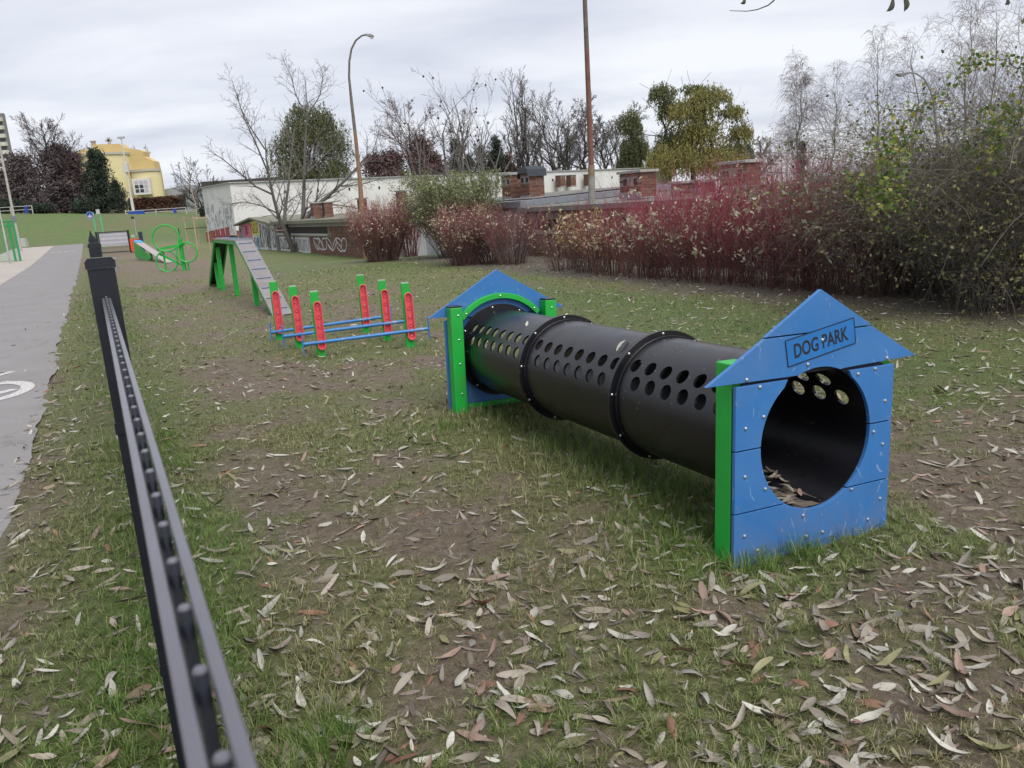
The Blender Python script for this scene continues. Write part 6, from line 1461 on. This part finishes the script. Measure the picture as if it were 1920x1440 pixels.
X2, Y2 = scatter(9000, .95, 14, .6); o2 = off_of(X2, Y2); k2 = (o2 > -.7) & (g.random(len(X2)) < .25 + .5 * wear_f(X2, Y2)); X2, Y2 = X2[k2], Y2[k2]; Z2 = gh(X2, Y2)
for i in range(len(X2)):
    V, F = coarse[i % 9]; s_ = g.uniform(.3, .95); m = np.array(Matrix.Rotation(g.uniform(0, 6.28), 3, 'Z') @ Matrix.Rotation(g.normal(0, .12), 3, 'Y') @ Matrix.Rotation(g.normal(0, .2), 3, 'X'))
    VV.append((V @ m.T) * s_ * [1, 1, .6] + [X2[i], Y2[i], Z2[i] + .001]); FF.append(F + b); b += len(V); MI_ += [4] * len(F)
me = mesh_np('leaf_litter', np.vstack(VV), np.vstack(FF), True)
for c in LC: me.materials.append(c[1])
me.materials.append(leaf_mat('leaf_muddy', (.105, .085, .070), (.135, .11, .092), .35))
me.polygons.foreach_set('material_index', np.array(MI_, np.int32)); tag(obj('leaf_litter', me), 'scattered fallen willow leaves over the field', 'leaf litter', None, 'stuff')
# leaves on and in the tunnel
def put_leaf(nm, k, loc, yaw_, s_, label, group=None, pitch=0.0, roll=0.0, lab_cat='leaf'):
    o = bpy.data.objects.new('fallen_leaf', meshes[(nm, k)]); link(o); o.matrix_world = Matrix.Translation(loc) @ (TM @ Matrix.Rotation(yaw_, 3, 'Z') @ Matrix.Rotation(pitch, 3, 'Y') @ Matrix.Rotation(roll, 3, 'X')).to_4x4() @ Matrix.Diagonal((s_, s_, s_, 1)); return tag(o, label, lab_cat, group)
def on_tube(deg, v, r=.332): a = math.radians(deg); return tpt(-r * math.cos(a), v, CZ + r * math.sin(a))
put_leaf('pale', 1, on_tube(62, 2.52), 1.0, .75, 'pale leaf stuck on the far section of the black tunnel', roll=0, pitch=-.4)
put_leaf('pale', 4, on_tube(58, 1.26), .3, .9, 'pale leaf lying on top of the tunnel beside the nearer flange', pitch=-.5)
gg = random.Random(5)
for k in range(34):
    a = math.radians(gg.uniform(244, 296)); v = gg.uniform(.03, .75); nm = gg.choice(['pale', 'greybrown', 'greybrown', 'greybrown', 'russet'])
    put_leaf(nm, gg.randrange(9), tpt(.309 * math.cos(a), v, CZ + .309 * math.sin(a)), gg.uniform(0, 6), gg.uniform(.6, 1.1), dict(pale='pale dry leaf on the floor of the tunnel mouth', greybrown='grey brown dry leaf on the floor of the tunnel mouth', russet='russet dry leaf on the floor of the tunnel mouth')[nm], dict(pale='pale leaves in the tunnel mouth', greybrown='grey brown leaves in the tunnel mouth', russet='russet leaves in the tunnel mouth')[nm], roll=-(a - 1.5 * PI) * .0)
# soil trodden into the tunnel floor
n1, n2_ = 16, 40; V = []; rs_ = np.random.default_rng(8)
for i in range(n1):
    for j in range(n2_):
        a = math.radians(238 + 64 * i / (n1 - 1)); v = .024 + 1.0 * j / (n2_ - 1); e = .0035 + .007 * fbm(np.array(a * 9.), np.array(v * 9.), 3, 4) - .010 * abs(i / (n1 - 1) - .5) * 2 - .006 * (j / n2_) - .003
        r = .316 - max(float(e), -.004); V.append((r * math.cos(a), v, CZ + r * math.sin(a)))
F = [(i * n2_ + j, i * n2_ + j + 1, (i + 1) * n2_ + j + 1, (i + 1) * n2_ + j) for i in range(n1 - 1) for j in range(n2_ - 1)]
sl = obj('tunnel_dirt', mesh_np('tunnel_dirt', V, F, True), M('trodden_soil', (.105, .085, .07), .9, .4, 25, .6, 90)); sl.matrix_world = Matrix.Translation(TO) @ TM.to_4x4(); tag(sl, 'dry soil trodden onto the floor of the tunnel mouth', 'dirt', None, 'stuff')
# twigs on the ground
for k, (px, py, yw, L, lab) in enumerate(((728, 865, 1.1, .34, 'bent dry twig on the mud left of the tunnel'), (826, 1012, 1.5, .16, 'short dry twig on the mud before the camera'), (1120, 905, .4, .24, 'thin twig in the long grass beside the tunnel'), (770, 562, .5, .3, 'thin pale twig on the worn ground behind the hurdles'), (1480, 1190, 2.6, .2, 'dark twig among leaves below the near kennel front'))):
    p = G(px, py); m = MB(); g2 = random.Random(k); pts = []; x = y = 0; a = yw
    for i in range(7): pts.append((x, y, .006 + .012 * g2.random())); x += L / 6 * math.cos(a); y += L / 6 * math.sin(a); a += g2.uniform(-.35, .35)
    m.tube(pts, [.004, .0045, .004, .0035, .003, .0025, .0015], 6); o = m.build('twig', mBark, None, smooth=True); o.location = p; tag(o, lab, 'twig')
# leaves and twigs of the tree overhead, at the top edge of the picture
def hang_twig(label, pts, Y, leaves):
    P = [at(x, y, Y) for x, y in pts]; P = [P[0] + np.array([.35, -.5, 2.6]), P[0] + np.array([.12, -.2, 1.2])] + P; o0 = P[0].copy(); th = thing('overhanging_twig', label, 'twig', o0)
    m = MB(); m.tube([tuple(p - o0) for p in P], list(np.linspace(.006, .0015, len(P))), 6); m.build('twig', mBarkDark, th, smooth=True)
    for x0, y0, x1, y1, w in leaves:
        a = at(x0, y0, Y) - o0; b = at(x1, y1, Y) - o0; d = b - a; L = np.linalg.norm(d); sd_ = np.cross(d / L, [0, 1, 0]); V = []; F = []
        for i in range(7):
            q = i / 6; ww = w * math.sin(PI * min(1, .06 + q * .94)) ** .8
            for s_ in (-1, 0, 1): V.append(a + d * q + sd_ * (ww * s_ + .02 * math.sin(q * 2.5)) + np.array([0, .006 * abs(s_), 0]))
        for i in range(6):
            for k in range(2): F.append((i * 3 + k, i * 3 + k + 1, i * 3 + 4 + k, i * 3 + 3 + k))
        obj('leaf', mesh_np('leaf', V, F, True), MI('overhead_leaf', [(0, (.06, .065, .05)), (1, (.07, .075, .055))], .6) if 'overhead_leaf' not in bpy.data.materials else bpy.data.materials['overhead_leaf'], th)
hang_twig('thin curved twig hanging in at the top edge, right of the middle', [(1475, -40), (1450, 2), (1440, 10), (1420, 18), (1400, 21), (1368, 20)], 4.2, [(1398, -8, 1386, 2, .010), (1392, -6, 1399, 1, .008)])
hang_twig('twig with two dark narrow leaves hanging in at the top right', [(1700, -60), (1690, -20), (1680, -12)], 3.6, [(1676, -6, 1659, 18, .012), (1696, -10, 1691, 21, .013)])
hang_twig('dark leaf tip at the top right corner', [(1905, -50), (1892, -8)], 3.6, [(1890, -8, 1881, 5, .010)])
